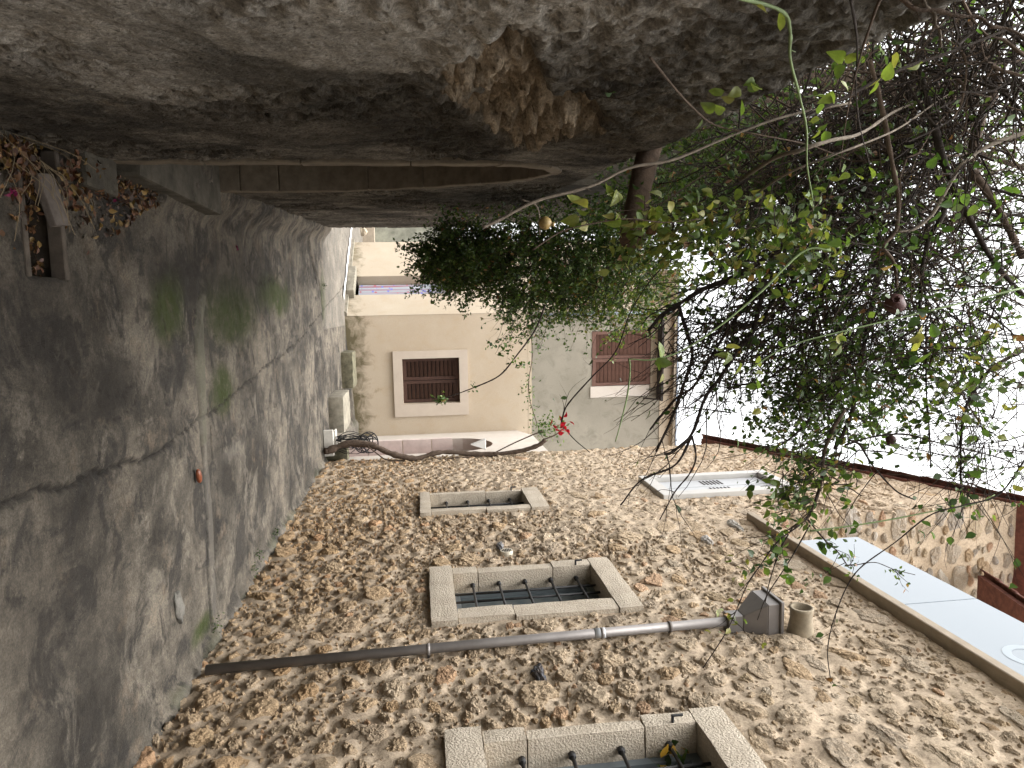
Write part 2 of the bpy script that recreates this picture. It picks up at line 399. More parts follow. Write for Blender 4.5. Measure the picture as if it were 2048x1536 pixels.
ds = np.abs(GX - sx)
H += np.where(side, 0.010, 0.0)
crackw = 0.008 + 0.020 * fbm(GY * 5, GX * 0, 8, 4) ** 1.3 * np.clip(1.2 - 0.05 * GY, 0.5, 1)
moss = np.zeros_like(H); dark = np.zeros_like(H); pale = np.zeros_like(H)
def crack(P, wd=0.012, dep=0.02, d=0.9, jit=0.02, seed=1):
    """carve a wandering crack along the polyline P"""
    global H, dark
    P = spline(P, 60)
    t = np.linspace(0, 9, 60)
    P = P + np.stack([fbm(t * 3, t * 0 + seed, seed, 3) - 0.5, fbm(t * 3, t * 0 + seed + 5, seed + 3, 3) - 0.5], 1) * 2 * jit
    best = np.full(H.shape, 9.0)
    mnx, mxx, mny, mxy = P[:, 0].min() - .1, P[:, 0].max() + .1, P[:, 1].min() - .1, P[:, 1].max() + .1
    sub = (GX > mnx) & (GX < mxx) & (GY > mny) & (GY < mxy)
    px, py = GX[sub], GY[sub]; bb = np.full(px.shape, 9.0)
    for a, b in zip(P[:-1], P[1:]):
        v = b - a; tt = np.clip(((px - a[0]) * v[0] + (py - a[1]) * v[1]) / (v @ v + 1e-9), 0, 1)
        bb = np.minimum(bb, np.hypot(px - a[0] - tt * v[0], py - a[1] - tt * v[1]))
    best[sub] = bb
    k = 1 - sstep(wd * 0.4, wd * 1.4, best)
    H -= dep * k; dark = np.maximum(dark, d * k)
k = 1 - sstep(crackw * 0.5, crackw * 1.3, ds); H -= 0.022 * k; dark = np.maximum(dark, 0.85 * k)
# raised strip of mortar across the lane and the cracks that follow it
cl = np.interp(GX, [-0.15, 0.05, 0.5, 0.8, 1.4, 2.3], [5.50, 5.36, 5.33, 5.32, 5.36, 5.27])
wst = np.interp(GX, [-0.3, -0.12, 0.1, 0.8, 0.95, 1.2, 1.7, 2.3], [0.0, 0.08, 0.11, 0.07, 0.035, 0.05, 0.06, 0.05])
q = np.clip(1 - ((GY - cl) / (wst + 1e-4)) ** 2, 0, 1) * (GX > -0.14) * (GX < 2.36)
H += 0.022 * np.sqrt(q) * np.interp(GX, [-.1, .9, 1.1, 2.3], [1, .8, .2, .3])
pale = np.maximum(pale, 0.4 * (q > 0)); moss = np.maximum(moss, 0.55 * (q > 0) * (GX < 0.95))
crack([(-0.1, 5.40), (0.2, 5.24), (0.6, 5.245), (0.85, 5.26), (1.3, 5.30), (1.8, 5.21), (2.3, 5.20)], 0.014, 0.02, 0.95, 0.012, 3)
crack([(0.85, 5.52), (1.2, 5.52), (1.45, 5.60), (1.75, 5.46), (1.95, 5.30)], 0.008, 0.012, 0.8, 0.02, 7)
crack([(0.95, 6.9), (1.4, 7.2), (1.9, 7.1), (2.4, 7.4)], 0.006, 0.006, 0.5, 0.03, 21)
crack([(-0.75, 11.2), (-0.5, 11.8), (0.0, 12.0), (0.1, 12.1)], 0.03, 0.03, 0.9, 0.05, 31)
crack([(-1.2, 10.7), (-0.75, 11.2), (-0.5, 11.5)], 0.05, 0.04, 0.8, 0.05, 33)
crack([(0.1, 3.2), (0.3, 3.55), (0.42, 3.9), (0.30, 4.3)], 0.008, 0.008, 0.7, 0.03, 41)
crack([(0.75, 3.6), (0.55, 3.75), (0.5, 4.1), (0.35, 4.2)], 0.008, 0.006, 0.6, 0.03, 43)
crack([(-0.45, 6.8), (-0.3, 7.3), (-0.35, 8.0), (-0.5, 8.8)], 0.012, 0.012, 0.75, 0.05, 47)
crack([(-0.2, 4.55), (0.2, 4.7), (0.55, 4.6), (0.8, 4.8)], 0.006, 0.006, 0.55, 0.03, 51)
def blob(cx, cy, rx, ry, soft=0.5):
    r = np.hypot((GX - cx) / rx, (GY - cy) / ry) + 0.7 * (fbm(GX * 3, GY * 3, 55, 4) - 0.5)
    return 1 - sstep(1 - soft, 1.0, r)
for a in [(-0.02, 6.3, 0.46, 1.0), (-0.05, 4.75, 0.35, 0.5), (-0.2, 8.2, 0.3, 1.2), (0.6, 5.9, 0.3, 0.5), (2.2, 5.0, 0.12, 0.3)]:
    moss = np.maximum(moss, 1.0 * blob(*a, 0.7))
moss = np.maximum(moss, 0.7 * blob(-0.25, 12.2, 0.5, 0.35))
pale = np.maximum(pale, 0.3 * blob(1.15, 6.0, 0.10, 0.6, 0.9)); pale = np.maximum(pale, 0.7 * sstep(11.9, 12.6, GY) * (GX < 0.3) * 0.8)
dark = np.maximum(dark, 0.6 * blob(0.35, 3.75, 0.18, 0.55, 0.3)); dark = np.maximum(dark, 0.55 * blob(0.0, 3.3, 0.8, 0.7, 0.8)); dark = np.maximum(dark, 0.6 * blob(1.3, 3.2, 0.75, 1.1, 0.9)); dark = np.maximum(dark, 0.35 * blob(1.7, 3.2, 0.9, 0.7, 0.8))  # broad near blobs paint the foreground shade into the concrete colour
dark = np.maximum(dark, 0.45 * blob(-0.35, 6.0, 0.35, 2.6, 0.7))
# pale spilt mortar along the foot of the stone wall, lumpy fillet along the left wall
fr = sstep(XR - 0.13, XR + 0.04, GX + 0.22 * (fbm(GY * 5, GX * 5, 60, 5) - 0.5)); H += (0.05 + 0.05 * (fbm(GY * 9, GX * 9, 61, 4) - 0.3)) * fr
pale = np.maximum(pale, 0.5 * sstep(0.3, 0.9, fr)); moss = np.maximum(moss, 0.8 * fr * sstep(0.5, 0.62, fbm(GY * 3, GX * 3, 62, 4)))
dl = GX - lwx(GY)
fl = (1 - sstep(0.0, 0.30, dl + 0.2 * (fbm(GY * 2.2, GX * 2, 63, 4) - 0.5))) * (GY > 4.6) * (GY < 12.6)
H += (0.10 + 0.10 * fbm(GX * 6, GY * 4, 64, 4)) * fl
# channel at the foot of the facade
H += 0.12 * sstep(14.2, 15.6, GY) * sstep(0.0, 2.6, GX)
PIT = (-0.74, -0.17, 3.15, 3.47)
inpit = (GX > PIT[0]) & (GX < PIT[1]) & (GY > PIT[2]) & (GY < PIT[3])
H = np.where(inpit, -0.025, H)
nx, ny = len(xs), len(ys)
idx = np.arange(nx * ny).reshape(ny, nx)
Q = np.stack([idx[:-1, :-1], idx[:-1, 1:], idx[1:, 1:], idx[1:, :-1]], -1)
cx = GX[:-1, :-1] + np.diff(GX, axis=1)[:-1] / 2; cy = GY[:-1, :-1] + np.diff(GY, axis=0)[:, :-1] / 2
keep = ((cx > lwx(cy) - 0.55) | (cy > 12.3)) & ~((cx > PIT[0]) & (cx < PIT[1]) & (cy > PIT[2]) & (cy < PIT[3]))
left = cx < seamx(cy)
GV = np.stack([GX, GY, H], -1).reshape(-1, 3); GC = np.stack([moss, dark, pale], -1).reshape(-1, 3)
pave = empty('pavement', (0, 6, 0)); tag(pave, 'stained grey concrete paving of the narrow lane', 'pavement', kind='structure')
def submesh(name, V, Fq, mat, parent, C=None, smooth=True):
    u, inv = np.unique(Fq.reshape(-1), return_inverse=True)
    return mk(name, V[u], inv.reshape(Fq.shape), mat, parent, smooth, {'mask': C[u]} if C is not None else None)
s1 = submesh('concrete_slab', GV, Q[keep & left], MAT['concrete'], pave, GC); s1['label'] = 'mossy cracked older slab on the plaster wall side'
s2 = submesh('concrete_slab', GV, Q[keep & ~left], MAT['concrete'], pave, GC); s2['label'] = 'smoother grey slab on the stone house side'

# ------------------------------------------------------------------ left plaster wall with arched doorway
LTOP = 2.84
lw = empty('plaster_wall', (-0.8, 4, 0), 'tall dark weathered plaster wall with an arched doorway and crumbling render', 'wall')
wy = [-4.0]
while wy[-1] < 0.7: wy.append(wy[-1] + 0.12)
while wy[-1] < 12.55: wy.append(wy[-1] + (0.0092 if wy[-1] < 3.4 else 0.0092 + 0.007 * (wy[-1] - 3.4)))
wy = np.array(wy); wz = np.arange(-0.1, LTOP + 0.001, 0.0105)
WY, WZ = np.meshgrid(wy, wz)
AY0, AY1, ASP, AAP = 3.99, 5.62, 1.60, 2.43         # arch edges, springing, apex
amid, ahw = (AY0 + AY1) / 2, (AY1 - AY0) / 2
# worn lopsided arch: steep on the near side, a long sagging curve on the far side
_ac = spline(np.array([(3.99, 2.05), (4.06, 2.27), (4.22, 2.40), (4.36, 2.43), (4.60, 2.35), (4.87, 2.18), (5.10, 1.90), (5.26, 1.66), (5.42, 1.34), (5.53, 1.05), (5.60, 0.62), (5.62, 0.30)]), 110)
_ac[:, 0] = np.maximum.accumulate(np.clip(_ac[:, 0], AY0, AY1))
def arch_h(y): return np.interp(y, _ac[:, 0], _ac[:, 1])
def inarch(y, z): return (np.abs(y - amid) < ahw) & (z < arch_h(y))
dsp = 0.05 * (fbm(WY * 0.7, WZ * 0.7, 71, 4) - 0.5) + 0.016 * (fbm(WY * 7, WZ * 7, 72, 4) - 0.5)
pit_n = fbm(WY * 22, WZ * 22, 73, 3)
rough_zone = sstep(0.46, 0.58, fbm(WY * 1.6, WZ * 1.6, 74, 4))
dsp -= 0.020 * np.maximum(rough_zone, 0.15) * sstep(0.47, 0.62, pit_n)
dsp -= 0.008 * rough_zone * sstep(0.52, 0.66, fbm(WY * 48, WZ * 48, 77, 2))
dsp += 0.006 * (fbm(WY * 45, WZ * 45, 75, 2) - 0.5)
er = np.hypot((WY - 2.66) / 0.80, (WZ - 2.03 - 0.16 * (WY - 2.55)) / 0.34) + 1.4 * (fbm(WY * 3.2, WZ * 3.8, 76, 4) - 0.5)
erm = 1 - sstep(0.72, 0.86, er)
def cellnoise(x, y, seed):
    ix = np.floor(x).astype(int); iy = np.floor(y).astype(int); best = np.full(x.shape, 9.0); val = np.zeros(x.shape)
    for dx in (-1, 0, 1):
        for dy in (-1, 0, 1):
            jx = ix + dx; jy = iy + dy
            qx = jx + _hash(jx, jy, seed); qy = jy + _hash(jx, jy, seed + 1)
            d = np.hypot(x - qx, y - qy); m = d < best
            best = np.where(m, d, best); val = np.where(m, _hash(jx, jy, seed + 2), val)
    return best, val
cd, cv = cellnoise(WY * 10 + 1.2 * fbm(WY * 9, WZ * 9, 87, 3), WZ * 13 + 1.2 * fbm(WY * 9, WZ * 9, 88, 3), 80)
cd2, cv2 = cellnoise(WY * 24, WZ * 26, 91)
dsp += erm * (-0.095 + 0.125 * cv ** 1.3 * (1 - sstep(0.30, 0.62, cd)) + 0.045 * cv2 * (1 - sstep(0.2, 0.6, cd2)) + 0.03 * (fbm(WY * 30, WZ * 30, 81, 3) - 0.5))
erf = 1 - sstep(0.9, 1.15, er); dsp += (erf - erm) * 0.012
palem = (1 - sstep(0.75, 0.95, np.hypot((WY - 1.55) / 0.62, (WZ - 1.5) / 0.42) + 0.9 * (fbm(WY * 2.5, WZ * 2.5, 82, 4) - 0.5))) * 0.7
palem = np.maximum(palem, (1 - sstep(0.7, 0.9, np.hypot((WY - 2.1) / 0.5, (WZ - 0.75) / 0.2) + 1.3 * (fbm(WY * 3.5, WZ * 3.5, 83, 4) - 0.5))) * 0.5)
palem = np.maximum(palem, 0.6 * (1 - sstep(1.8, 2.7, WY + 0.5 * np.abs(WZ - 1.0) + 0.9 * (fbm(WY * 1.7, WZ * 1.7, 89, 4) - 0.5))))  # near end paled to imitate light coming from behind the camera
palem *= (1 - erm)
ste = 1 - sstep(0.55, 1.0, np.abs(WZ - (1.30 + 0.30 * (WY - 1.9))) / 0.42 + 0.9 * (fbm(WY * 2, WZ * 2, 84, 4) - 0.5) + 0.25 * np.abs(WY - 2.3))
stm = 0.8 * np.clip(ste, 0, 1) * (1 - erm) * (1 - palem)
stm = np.maximum(stm, 0.5 * sstep(0.55, 0.7, fbm(WY * 1.4, WZ * 1.4, 85, 5)) * (WZ > 2.2))
topround = -0.10 * sstep(LTOP - 0.14, LTOP, WZ) ** 2
N2 = np.array([1, 0.075]) / math.hypot(1, 0.075)
LX = lwx(WY) + dsp + topround
LV = np.stack([LX, WY, WZ + 0.05 * (WZ > LTOP - 0.02) * (fbm(WY * 3, WZ, 86, 3) - 0.5)], -1)
nzz, nyy = WY.shape
idx = np.arange(nyy * nzz).reshape(nzz, nyy)
Q = np.stack([idx[:-1, :-1], idx[:-1, 1:], idx[1:, 1:], idx[1:, :-1]], -1)
ccy = (WY[:-1, :-1] + WY[1:, 1:]) / 2; ccz = (WZ[:-1, :-1] + WZ[1:, 1:]) / 2
hole = inarch(ccy, ccz)
Qk = Q[~hole]
# snap the ragged boundary to the arch curve
bnd = np.intersect1d(np.unique(Q[hole]), np.unique(Qk))
fl_ = LV.reshape(-1, 3)
curve = np.array([(AY0, z) for z in np.arange(-0.1, 2.05, 0.02)] + [tuple(q) for q in _ac] + [(AY1, z) for z in np.arange(0.28, -0.1, -0.02)])
for i in bnd:
    d = np.hypot(curve[:, 0] - fl_[i, 1], curve[:, 1] - fl_[i, 2]); j = d.argmin()
    fl_[i, 1:] = curve[j]; fl_[i, 0] = lwx(curve[j, 0]) - 0.005
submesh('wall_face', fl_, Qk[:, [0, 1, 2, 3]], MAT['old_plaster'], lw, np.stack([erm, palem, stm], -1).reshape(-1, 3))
b = MB()
b.add([(lwx(y) - 0.02 - dx, y, z) for y in (-4.0, 3.9) for dx, z in ((0.03, LTOP - 0.03), (0.6, LTOP - 0.02), (0.6, -0.1))], [(0, 1, 4, 3), (1, 2, 5, 4)])
b.add([(lwx(y) - 0.02 - dx, y, z) for y in (3.9, 12.55) for dx, z in ((0.03, LTOP - 0.03), (0.6, LTOP - 0.02), (0.6, -0.1))], [(0, 1, 4, 3), (1, 2, 5, 4)])
b.add([(lwx(12.55), 12.55, -.1), (lwx(12.55) - 0.62, 12.55, -.1), (lwx(12.55) - 0.62, 12.55, LTOP), (lwx(12.55), 12.55, LTOP)], [(0, 1, 2, 3)])
ob = b.build('wall_back', MAT['far_wall'], lw)
# taller old house standing on the wall beyond the doorway
oh = empty('old_house', (-1.6, 9, LTOP), 'dark upper storey overgrown with creeper above the far plaster wall', 'house')
b = MB(); yA, yB, zA, zB = 5.75, 12.5, LTOP - 0.06, 4.45
b.add([(lwx(yA) - 0.06, yA, zA), (lwx(yB) - 0.06, yB, zA), (lwx(yB) - 0.06, yB, zB), (lwx(yA) - 0.06, yA, zB), (-4.5, yA, zA), (-4.5, yA, zB), (-4.5, yB, zB), (-4.5, yB, zA)],
      [(0, 1, 2, 3), (4, 0, 3, 5), (1, 7, 6, 2), (3, 2, 6, 5)])
b.build('wall_face', simple('old_wall', (0.085, 0.075, 0.062), 0.95, 0.4, 3, 0.8, 0.1, 0.0, 0.02), oh)
b = MB(); b.add([(lwx(yA) + 0.10, yA - 0.1, zB), (lwx(yB) + 0.10, yB, zB), (-4.6, yB, zB + 0.6), (-4.6, yA - 0.1, zB + 0.6)] + [(lwx(yA) + 0.10, yA - 0.1, zB + .09), (lwx(yB) + 0.10, yB, zB + .09), (-4.6, yB, zB + 0.69), (-4.6, yA - 0.1, zB + 0.69)],
      [(0, 3, 2, 1), (4, 5, 6, 7), (0, 1, 5, 4), (1, 2, 6, 5), (2, 3, 7, 6), (3, 0, 4, 7)])
b.build('roof', MAT['roof_tile'], oh)
# arch surround stones: far jamb and voussoirs, each a block of its own
def arc_block(t0, t1, dep, out, name):
    """block of the arch lining between curve parameters t0..t1"""
    n = 6
    V = []; F = []
    for k in range(n + 1):
        t = t0 + (t1 - t0) * k / n
        yz = np.array([np.interp(t, np.arange(len(curve)), curve[:, 0]), np.interp(t, np.arange(len(curve)), curve[:, 1])])
        c = np.array([amid - 0.2, min(yz[1], ASP) if yz[0] < amid else min(yz[1] * 0.6, ASP)]); o = (yz - c); o /= np.linalg.norm(o) + 1e-9
        x0 = float(lwx(yz[0])) + out
        for (dx, do) in ((0.0, 0.06), (0.0, -0.014), (-dep, -0.014), (-dep, 0.06)):
            p = yz + o * do; V.append((x0 + dx + 0.004 * random.uniform(-1, 1), p[0], p[1]))
    for k in range(n):
        for j in range(4):
            a = k * 4 + j; b_ = k * 4 + (j + 1) % 4
            F.append((a, b_, b_ + 4, a + 4))
    F += [(3, 2, 1, 0), (n * 4, n * 4 + 1, n * 4 + 2, n * 4 + 3)]
    o = mk(name, V, F, MAT['jamb'], lw); return bevel_obj(o, 0.005, 1)
simple('jamb', (0.13, 0.107, 0.08), 0.95, 0.3, 12, 0.6)
cuts = [len(curve) - 6, len(curve) - 20, len(curve) - 36, len(curve) - 50, len(curve) - 66, len(curve) - 80]
cuts = [len(curve) - 3, len(curve) - 20, 208, 190, 177, 162, 148, 136, 122, 108, 84, 55, 30, 4]
for a_, b_ in zip(cuts[:-1], cuts[1:]): arc_block(a_ - 0.12, b_ + 0.12, 0.42, 0.010, 'jamb_stone')
b = MB()
xd = float(lwx(amid)) - 0.40
b.box((xd - 0.05, AY0 - 0.05, 0.0), (xd, AY1 + 0.05, AAP + 0.1)); dr = b.build('door', MAT['dark_wood'] if 'dark_wood' in MAT else simple('dark_wood', (0.04, 0.03, 0.024), 0.9, 0.4, 9, 0.5), lw)
for i in range(7):
    yk = AY0 + (AY1 - AY0) * (i + 0.5) / 7
    MB().box((xd + 0.002, yk - 0.098, 0.1), (xd + 0.02, yk + 0.098, float(arch_h(yk)))).build('plank', MAT['dark_wood'], dr)
b = MB().box((-1.35, AY0 + 0.02, -0.02), (float(lwx(4.7)) + 0.12, AY1 - 0.05, 0.17))
o = b.build('door_sill', MAT['sill_concrete'], lw); bevel_obj(o, 0.02, 2)
bst = MB().box((float(lwx(4.2)) - 0.05, 3.62, -0.03), (float(lwx(4.2)) + 0.20, 3.98, 0.07)).build('step', MAT['sill_concrete'], lw); bevel_obj(bst, 0.02, 2)

# drain pit with wooden rails, dry leaves, a broken tile
pit = empty('drain_pit', (-0.45, 3.3, -0.15), 'narrow open drain pit with dark rails full of dry leaves', 'drain')
b = MB()
x0, x1, y0, y1 = PIT
b.add([(x0 - .02, y0 - .02, -.02), (x1 + .02, y0 - .02, -.02), (x1 + .02, y1 + .02, -.02), (x0 - .02, y1 + .02, -.02), (x0, y0, -.16), (x1, y0, -.16), (x1, y1, -.16), (x0, y1, -.16)],
      [(0, 4, 5, 1), (1, 5, 6, 2), (2, 6, 7, 3), (3, 7, 4, 0), (4, 7, 6, 5)])
b.build('pit_lining', MAT['dark_earth'], pit)
for yy in (y0 - 0.01, y1 - 0.015):
    o = MB().box((x0, yy, -0.05), (x1, yy + 0.035, 0.014)).build('rail', MAT['old_wood'], pit); bevel_obj(o, 0.004, 1)
p = atZ(95, 412, 0.05)
o = MB().fbox(p + np.array([-0.12, -0.06, -0.03]), (0.97, 0.15, 0.18), (-0.15, 0.98, 0.1), (-0.18, -0.12, 0.97), 0.22, 0.11, 0.035).build('broken_tile', simple('grey_brick', (0.11, 0.092, 0.08), 0.9, 0.3, 14, 0.5))
bevel_obj(o, 0.006, 2); tag(o, 'broken grey brick piece lying across the leaf filled drain pit', 'brick')

# ------------------------------------------------------------------ stone house
sh = empty('stone_house', (3.2, 6.5, 0), 'rubble stone house with iron barred windows and a roof terrace', 'house')
YF, YC, ZT = 11.45, 7.22, 5.15           # far end, corner of taller block, terrace slab underside
def walltop(y): return np.where(np.asarray(y) > YC, np.interp(y, [YC, YF], [8.50, 6.66]), ZT)
WIN = dict(  # outer y0,y1,z0,z1  inner y0,y1,z0,z1
    a=((5.15, 6.31, 1.61, 3.30), (5.39, 6.13, 1.82, 3.10)),
    b=((8.07, 9.02, 1.53, 3.08), (8.25, 8.90, 1.66, 2.86)),
    c=((2.60, 3.76, 1.66, 3.30), (2.84, 3.61, 1.87, 3.10)),
    d=((8.20, 9.22, 4.54, 6.36), (8.36, 9.08, 4.70, 6.22)))
cs = 0.023
my = np.arange(2.3, YF + cs, cs); mz = np.arange(-0.05, 8.6, cs)
MY, MZ = np.meshgrid(my, mz)
MH = 0.030 * (fbm(MY * 0.8, MZ * 0.8, 101, 3) - 0.5) + 0.022 * (fbm(MY * 6, MZ * 6, 102, 4) - 0.5) + 0.008 * (fbm(MY * 22, MZ * 22, 103, 2) - 0.5)
def blocked(y, z, m=0.0):
    if z > float(walltop(y)) - 0.05 or z < 0.02 or y > YF - 0.03: return True
    for (o, i) in WIN.values():
        if o[0] - m < y < o[1] + m and o[2] - m < z < o[3] + m: return True
    if (y - 6.68) ** 2 + (z - 2.38) ** 2 < (0.10 + m) ** 2: return True
    return False
stones = []      # y, z, sy, sz
grid = {}
def tryadd(y, z, sy, sz, gap):
    r = max(sy, sz)
    if blocked(y, z, min(sy, sz) * 0.8): return False
    gi, gj = int(y / 0.2), int(z / 0.2)
    for a in range(gi - 3, gi + 4):
        for c in range(gj - 3, gj + 4):
            for (y2, z2, sy2, sz2) in grid.get((a, c), ()):
                if ((y - y2) / (sy + sy2 + gap)) ** 2 + ((z - z2) / (sz + sz2 + gap)) ** 2 < 1.0: return False
    t = (y, z, sy, sz); stones.append(t); grid.setdefault((gi, gj), []).append(t); return True
for cnt, lo, hi, gap in ((420, 0.10, 0.16, 0.0), (7000, 0.050, 0.095, -0.004), (24000, 0.026, 0.050, -0.006), (40000, 0.014, 0.027, -0.005)):
    if lo == 0.050:      # flatter, larger slabs in the upper courses
        for u in rng.random((900, 5)): tryadd(2.35 + u[0] * (YF - 2.35), 3.3 + u[1] * 5.1, 0.10 + 0.10 * u[2] ** 1.5, (0.10 + 0.10 * u[2] ** 1.5) * (0.42 + 0.25 * u[3]), 0.012)
    U = rng.random((cnt, 5))
    for u in U:
        y = 2.35 + u[0] * (YF - 2.35); z = 0.02 + u[1] * 8.4
        s = lo + (hi - lo) * u[2] ** 1.6; asp = 0.55 + 0.4 * u[3]
        tryadd(y, z, s, s * asp, gap)
def rock(seed, sub):
    bm = bmesh.new(); bmesh.ops.create_icosphere(bm, subdivisions=sub, radius=1.0)
    r_ = np.random.default_rng(seed); N = r_.normal(size=(11, 3)); N /= np.linalg.norm(N, axis=1)[:, None]; D = 0.55 + 0.42 * r_.random(11)
    N[0] = (-1, 0.12 * r_.normal(), 0.12 * r_.normal()); D[0] = 0.66
    V = np.array([v.co[:] for v in bm.verts]); V /= np.linalg.norm(V, axis=1)[:, None]
    dots = V @ N.T; rad = np.where(dots > 0.05, D[None] / np.maximum(dots, 0.05), 9).min(1); rad = np.minimum(rad, 1.12)
    off = Vector((seed * 3.1, seed * 1.7, 0))
    nz = np.array([mnoise.fractal(Vector(v) * 2.6 + off, 1.0, 2.0, 4) for v in V])
    n2_ = np.array([mnoise.turbulence(Vector(v) * 5.5 + off, 3, True) for v in V])
    V = V * (rad + 0.16 * nz - 0.20 * (n2_ - 0.55))[:, None]
    bm.verts.index_update()
    F = np.array([[v.index for v in f.verts] for f in bm.faces]); bm.free()
    return V, F
ROCK3 = [rock(s, 4) for s in range(14)]; ROCK3B = [rock(s + 20, 3) for s in range(12)]; ROCK2 = [rock(s + 40, 2) for s in range(20)]; ROCK1 = [rock(s + 90, 1) for s in range(16)]
PAL = np.array([(0.48, 0.395, 0.30), (0.46, 0.395, 0.32), (0.42, 0.375, 0.325), (0.50, 0.43, 0.345), (0.43, 0.315, 0.205), (0.52, 0.34, 0.235), (0.39, 0.33, 0.26), (0.55, 0.50, 0.43), (0.47, 0.38, 0.27)])
PW = np.array([0.25, 0.17, 0.07, 0.19, 0.08, 0.06, 0.04, 0.06, 0.08]); PW /= PW.sum()
S = np.array(stones); n = len(S)
tint = PAL[rng.choice(len(PAL), n, p=PW)]
tint = (tint * 0.66 + np.array([0.475, 0.385, 0.27]) * 0.34) * np.array([1.02, 0.98, 0.93]) * (0.90 + 0.22 * rng.random((n, 1)))
browner = (np.clip(1.3 - S[:, 1] * 0.45, 0, 1) * np.interp(S[:, 0], [3, 5, 9], [0.3, 0.6, 0.75]))[:, None]
tint = tint * (1 - browner) + tint * np.array([0.82, 0.68, 0.50]) * browner
rx = 0.50 * np.minimum(S[:, 2], S[:, 3]) + 0.012 + 0.012 * rng.random(n)
rx *= np.interp(S[:, 1], [0, 2.6, 4.0, 9], [1.0, 0.95, 0.72, 0.62]) * np.interp(np.maximum(S[:, 2], S[:, 3]), [0.03, 0.07, 0.17], [1.25, 1.1, 0.65])
ang = rng.normal(0, 0.22, n)
MH0 = MH.copy()
# mortar heaps up against each stone
for i in range(n):
    y, z, sy, sz = S[i]; rr = max(sy, sz) * 1.6
    a0, a1 = np.searchsorted(my, [y - rr, y + rr]); c0, c1 = np.searchsorted(mz, [z - rr, z + rr])
    if a1 <= a0 or c1 <= c0: continue
    e = np.hypot((MY[c0:c1, a0:a1] - y) / sy, (MZ[c0:c1, a0:a1] - z) / sz)
    MH[c0:c1, a0:a1] = np.maximum(MH[c0:c1, a0:a1], MH0[c0:c1, a0:a1] + (0.42 * rx[i]) * (1 - sstep(0.8, 1.45, e)))
nz_, ny_ = MY.shape
idx = np.arange(nz_ * ny_).reshape(nz_, ny_)
Q = np.stack([idx[:-1, :-1], idx[1:, :-1], idx[1:, 1:], idx[:-1, 1:]], -1)
qy = MY[:-1, :-1] + cs / 2; qz = MZ[:-1, :-1] + cs / 2
keep = qz < walltop(qy) + 0.01
for (o, i) in WIN.values(): keep &= ~((qy > o[0] + 0.05) & (qy < o[1] - 0.05) & (qz > o[2] + 0.05) & (qz < o[3] - 0.05))
MV = np.stack([XR - MH, MY, MZ], -1).reshape(-1, 3)
sw = submesh('stone_wall', MV, Q[keep], MAT['mortar'], sh)
vis = np.maximum(S[:, 2], S[:, 3]) / np.maximum(S[:, 0], 1.0) ** 1.6
ppx, ppy, _ = project(np.stack([np.full(n, XR), S[:, 0], S[:, 1]], 1))
vis[(ppx < 0) | (ppx > 2048) | (ppy > 1536)] *= 0.02
order = np.argsort(-vis)
RM3 = []
for k, (V, F) in enumerate(ROCK3):
    o = mk('stone', V, F, MAT['rubble_stone_single'], None, False); RM3.append(o.data); bpy.data.objects.remove(o)
single = order[:296]
for i in single:
    y, z, sy, sz = S[i]
    o = bpy.data.objects.new('stone', RM3[int(i) % len(RM3)]); COL.objects.link(o)
    o.matrix_basis = Matrix.Translation((XR + rx[i] * 0.25 - 0.3 * rx[i], y, z)) @ Matrix.Rotation(ang[i], 4, 'X') @ Matrix.Diagonal((rx[i] * 1.15, sy, sz, 1))
    o.color = (*tint[i], 1); attach(o, sw)
def joined_rocks(ids, name, parent, place):
    Vs = []; Fs = []; Cs = []; nn = 0
    for i in ids:
        V, F = place(i)
        Vs.append(V[0]); Fs.append(F + nn); nn += len(V[0]); Cs.append(np.repeat(V[1][None], len(V[0]), 0))
    o = mk(name, np.concatenate(Vs), np.concatenate(Fs), MAT['rubble_stone'], parent, False, {'tint': np.concatenate(Cs)})
    o['kind'] = 'stuff'; return o
def place_main(i):
    y, z, sy, sz = S[i]
    V, F = (ROCK3B[int(i) % len(ROCK3B)] if sy > 0.09 and y < 9 else ROCK2[int(i) % len(ROCK2)] if sy > 0.036 and y < 8 else ROCK1[int(i) % len(ROCK1)])
    c, s_ = math.cos(ang[i]), math.sin(ang[i])
    a = V[:, 1] * sy; b_ = V[:, 2] * sz
    return (np.stack([XR - 0.05 * rx[i] + V[:, 0] * rx[i] * 1.15, y + a * c - b_ * s_, z + a * s_ + b_ * c], 1), tint[i]), F
joined_rocks(order[296:], 'rubble', sw, place_main)
# one dark blue-grey stone and two pale slabs stand out
for (px, py, sy, sz, c) in ((1078, 1352, 0.115, 0.045, (0.10, 0.115, 0.14)), (1468, 1053, 0.17, 0.05, (0.62, 0.60, 0.55)), (1412, 1083, 0.11, 0.055, (0.55, 0.53, 0.50)), (1000, 1096, 0.10, 0.04, (0.30, 0.31, 0.33))):
    p = atX(px, py, XR)
    o = bpy.data.objects.new('stone', RM3[3]); COL.objects.link(o)
    o.matrix_basis = Matrix.Translation((XR - 0.02, p[1], p[2])) @ Matrix.Diagonal((0.045, sy, sz, 1)); o.color = (*c, 1); attach(o, sw)

